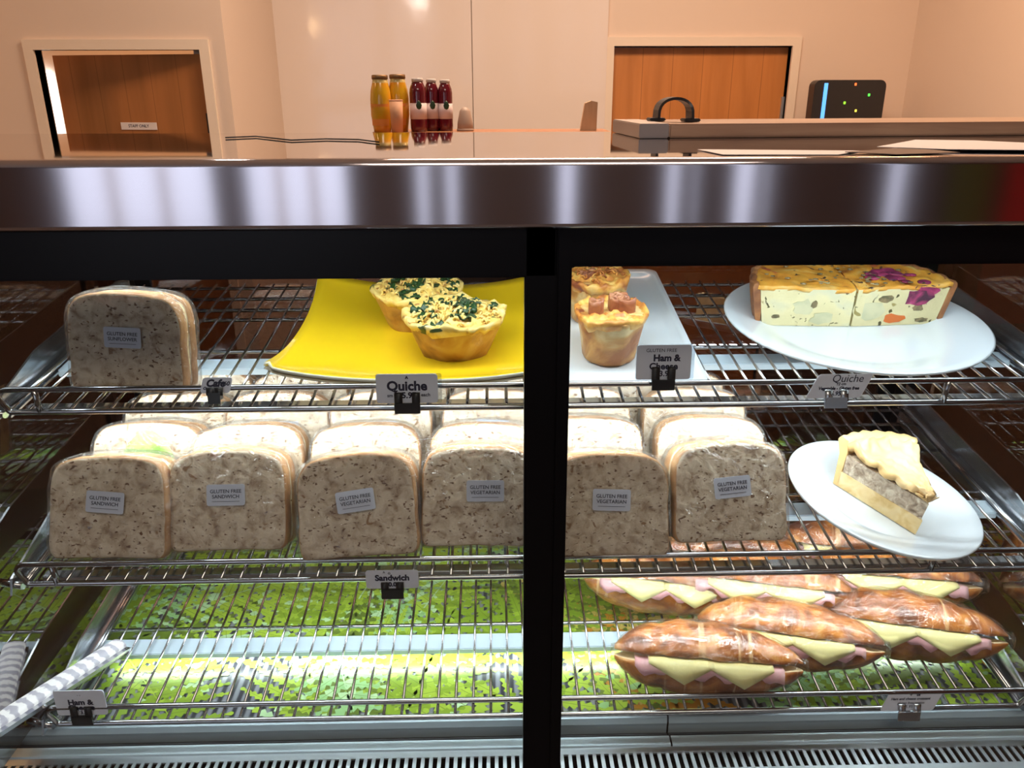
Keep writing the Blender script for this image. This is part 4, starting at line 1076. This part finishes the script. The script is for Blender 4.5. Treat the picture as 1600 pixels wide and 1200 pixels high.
# ------------------------------------------------------------------ price tags
def price_tag(px, py, wpx, hpx, k, lines, lab, dark=True, lean=0, yaw=0, back=-.010, sleeve=True, shear=0):
    yf = SH[k][0]; y = yf+back; p = on_y(px, py, y); s = (p-Vector((0, 0, CZ))).dot(CAM_R @ Vector((0, 0, -1)))/FPX
    W, H = wpx*s, hpx*s/math.cos(R(lean)*.6)*1.03
    e = empty('price_tag', p, (R(-lean), 0, R(yaw)), lab, 'price tag', 'price tags clipped to the shelf rails')
    card = MB().prism([(x+shear*z, z) for x, z in rrect(W, H, .003)], -.0004, .0004, mtx=Matrix.Rotation(PI/2, 4, 'X')).build('card', 'tag', e)
    for (s_, size, dx, dz, b) in lines: text(s_, size, card, (dx*W+shear*dz*H, -.0006, dz*H), bold=b, shear=.3 if shear > .1 else 0)
    if sleeve: MB().prism([(x+shear*z, z) for x, z in rrect(W*1.07, H*1.02, .002)], .0006, .0012, mtx=Matrix.Translation((W*.03, 0, 0)) @ Matrix.Rotation(-PI/2, 4, 'X')).build('plastic_sleeve', 'clear', e)
    # two pronged clip gripping the card's lower edge
    m_ = 'blackp' if dark else 'steel'; mb = MB(); cw = min(W*.42, .030)
    for sx in (-1, 1):
        x = sx*cw*.34+shear*-H*.3
        mb.grid([[Vector((x+q*.004+shear*(z+H*.5)*0, y_, z)) for q in (-1, 1)] for y_, z in ((-.0015, -H*.12), (-.0032, -H*.16), (-.0036, -H*.4), (-.004, -H*.55), (-.004, -H*.62))], closed=False)
    mb.box((-cw/2, -.0055, -H*.5-.010), (cw/2, -.0035, -H*.5+.001), bev=.0004, mtx=Matrix.Translation((shear*-H*.4, 0, 0)))
    mb.box((-.005, -.0035, -H*.5-.007), (.005, -back*0+.0075, -H*.5-.002), mtx=Matrix.Translation((shear*-H*.4, 0, 0)))
    o = mb.build('clip', m_, e); md = o.modifiers.new('t', 'SOLIDIFY'); md.thickness = .0008
    return e
price_tag(338, 602, 46, 24, 0, [('Cafe', .010, -.05, .12, .0005), ('60', .006, .33, .1, .0002), ('o', .006, -.38, -.15, .0002)], 'tiny white tag on the top shelf rail right of the lone sandwich', lean=10, shear=.25, back=-.008, sleeve=False)
price_tag(636, 607, 96, 46, 0, [('^', .006, 0, .35, .0003), ('Quiche', .0135, 0, .08, .0005), ('5.95', .0085, .03, -.24, .0003), ('sm', .005, -.28, -.24, .0001), ('each', .005, .3, -.22, .0001)], 'quiche price tag with black clip before the yellow plate', lean=2, back=-.016)
price_tag(1037, 566, 86, 55, 0, [('GLUTEN FREE', .005, -.05, .34, 0), ('Ham &', .0095, .05, .12, .0004), ('Cheese', .0095, .0, -.12, .0003), ('3.95', .008, .05, -.33, .0002)], 'ham and cheese price tag standing in front of the long white plate', lean=2, back=-.009)
price_tag(1312, 603, 86, 36, 0, [('Quiche', .011, .06, .30, .0003), ('12 cm', .004, 0, .08, .0001), ('Vegetable - Gluten free', .0044, 0, -.10, .0002), ('6.95', .006, 0, -.32, .0002)], 'slanted quiche price tag below the round plate', dark=False, lean=14, shear=.55, back=-.010, sleeve=False)
price_tag(613, 905, 82, 32, 1, [('^  o', .005, -.1, .36, .0001), ('Sandwich', .0095, 0, .08, .0004), ('10.00', .007, 0, -.28, .0004)], 'sandwich price tag with black clip on the middle shelf rail', lean=0, back=-.010, sleeve=False)
price_tag(126, 1098, 78, 46, 2, [('. .', .005, 0, .35, .0001), ('Ham &', .0095, 0, .02, .0004), ('Cheese', .0095, 0, -.2, .0004), ('3.95', .006, .05, -.4, .0002)], 'ham and cheese price tag at the left end of the bottom rail', lean=0, back=-.008)
price_tag(1425, 1094, 84, 34, 2, [('&', .007, .05, .3, .0002), ('Ham and cheese croissant', .0042, -.05, .08, .0001), ('gluten free option', .0042, 0, -.12, 0), ('5.95', .005, 0, -.3, 0)], 'faint price tag lying back on the bottom rail under the croissants', dark=False, lean=10, shear=.45, back=-.009)

# diagonal reflection strip (added part, its glow imitates a reflection in the front glass)
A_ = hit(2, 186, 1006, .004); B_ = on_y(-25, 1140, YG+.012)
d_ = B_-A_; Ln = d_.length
lb = empty('reflection_strip', A_, label='ribbed white reflection strip glowing in place of a mirrored light in the lower left glass', cat='reflection strip')
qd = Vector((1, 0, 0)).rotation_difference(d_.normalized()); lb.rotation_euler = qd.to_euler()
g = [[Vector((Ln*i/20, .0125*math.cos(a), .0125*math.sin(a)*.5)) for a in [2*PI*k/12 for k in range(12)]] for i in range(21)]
MB().grid(g, cap0=True, cap1=True).build('diffuser', 'rib', lb)  # self-lit body of the imitated reflection, no lamp inside
MB().box((-.004, -.0145, -.010), (Ln, .0145, -.0055)).build('channel', 'steel', lb)  # backing of the added strip

# ------------------------------------------------------------------ things on the counter top
zt = ZT+.0005
pF = on_z(1016, 216, zt); pBk = on_z(974, 206, zt)
p1 = on_z(1600, 211, zt)
ang = math.atan2(p1.y-pF.y, p1.x-pF.x)
bh = on_y(1016, 194, pF.y).z-zt
e = empty('wooden_board', (pF.x, pF.y, zt), (0, 0, ang), 'long wooden board with steel end cap lying on the counter top', 'board')
Lb = WX1-pF.x-.06; wd = .135
wd = max(.06, min(.16, YT-pF.y-abs(math.sin(ang))*.2-.004)); 
MB().box((.020, 0, 0), (Lb, wd, bh), bev=.0015).build('board_body', 'board', e)
MB().box((-.012, -.0005, 0), (.0195, wd+.0005, bh+.0005), bev=.001).build('end_cap', 'endcap', e)
h = MB(); g = []
for i in range(15):
    a = PI*i/14; c = Vector((.040-.014*math.cos(a), wd*.45+.012*math.cos(a), bh+.004+.019*math.sin(a)**.6)); nn = Vector((-math.cos(a), 0, math.sin(a)*.8)).normalized()
    g.append([c+Vector((0, -.011, 0)), c+Vector((0, .011, 0)), c+Vector((0, .011, 0))+nn*.003, c+Vector((0, -.011, 0))+nn*.003])
h.grid(g, cap0=True, cap1=True, smooth=False)
for sx in (-1, 1): h.box((.040+sx*.016-.009, wd*.45-sx*.012-.009, bh+.0005), (.040+sx*.016+.009, wd*.45-sx*.012+.009, bh+.0040), bev=.001)
hd = h.build('handle', 'blackp', e); hd['label'] = 'black strap handle'
def sheet(name, pxs, lab, cat, mat='paper', th=.0004, dz=0):
    pts = [on_z(x, y, zt) for x, y in pxs]; c = sum(pts, Vector())/len(pts)
    o = MB().prism([(q.x-c.x, q.y-c.y) for q in pts], 0, th).build(name, mat); o.location = (c.x, c.y, zt+dz); tag(o, lab, cat); return o
M['film_grey'] = simple('grey card', (0.10, 0.08, 0.08), .3)
sheet('paper_sheet', [(1090, 234), (1345, 236), (1310, 242), (1130, 242)], 'white paper sheet near the front edge of the counter top', 'paper')
sheet('paper_sheet', [(1370, 232), (1430, 221), (1520, 222), (1700, 230), (1700, 238), (1480, 236)], 'pinkish paper sheet at the right of the counter top', 'paper', dz=.0012)
sheet('leaflet', [(1320, 239), (1420, 232), (1500, 240), (1400, 243)], 'dark leaflet between the two paper sheets', 'leaflet', 'film_grey', dz=.0006)
pts = [on_z(x, y, zt+.0007) for x, y in ((352, 215), (400, 213), (455, 219), (510, 217), (560, 218), (592, 222))]
c = pts[0].copy(); o = MB().tube([q-c for q in pts], .0007, n=8).build('power_cord', 'blackp'); o.location = c+Vector((0, 0, .0)); tag(o, 'thin dark cord lying across the steel counter top', 'cord')
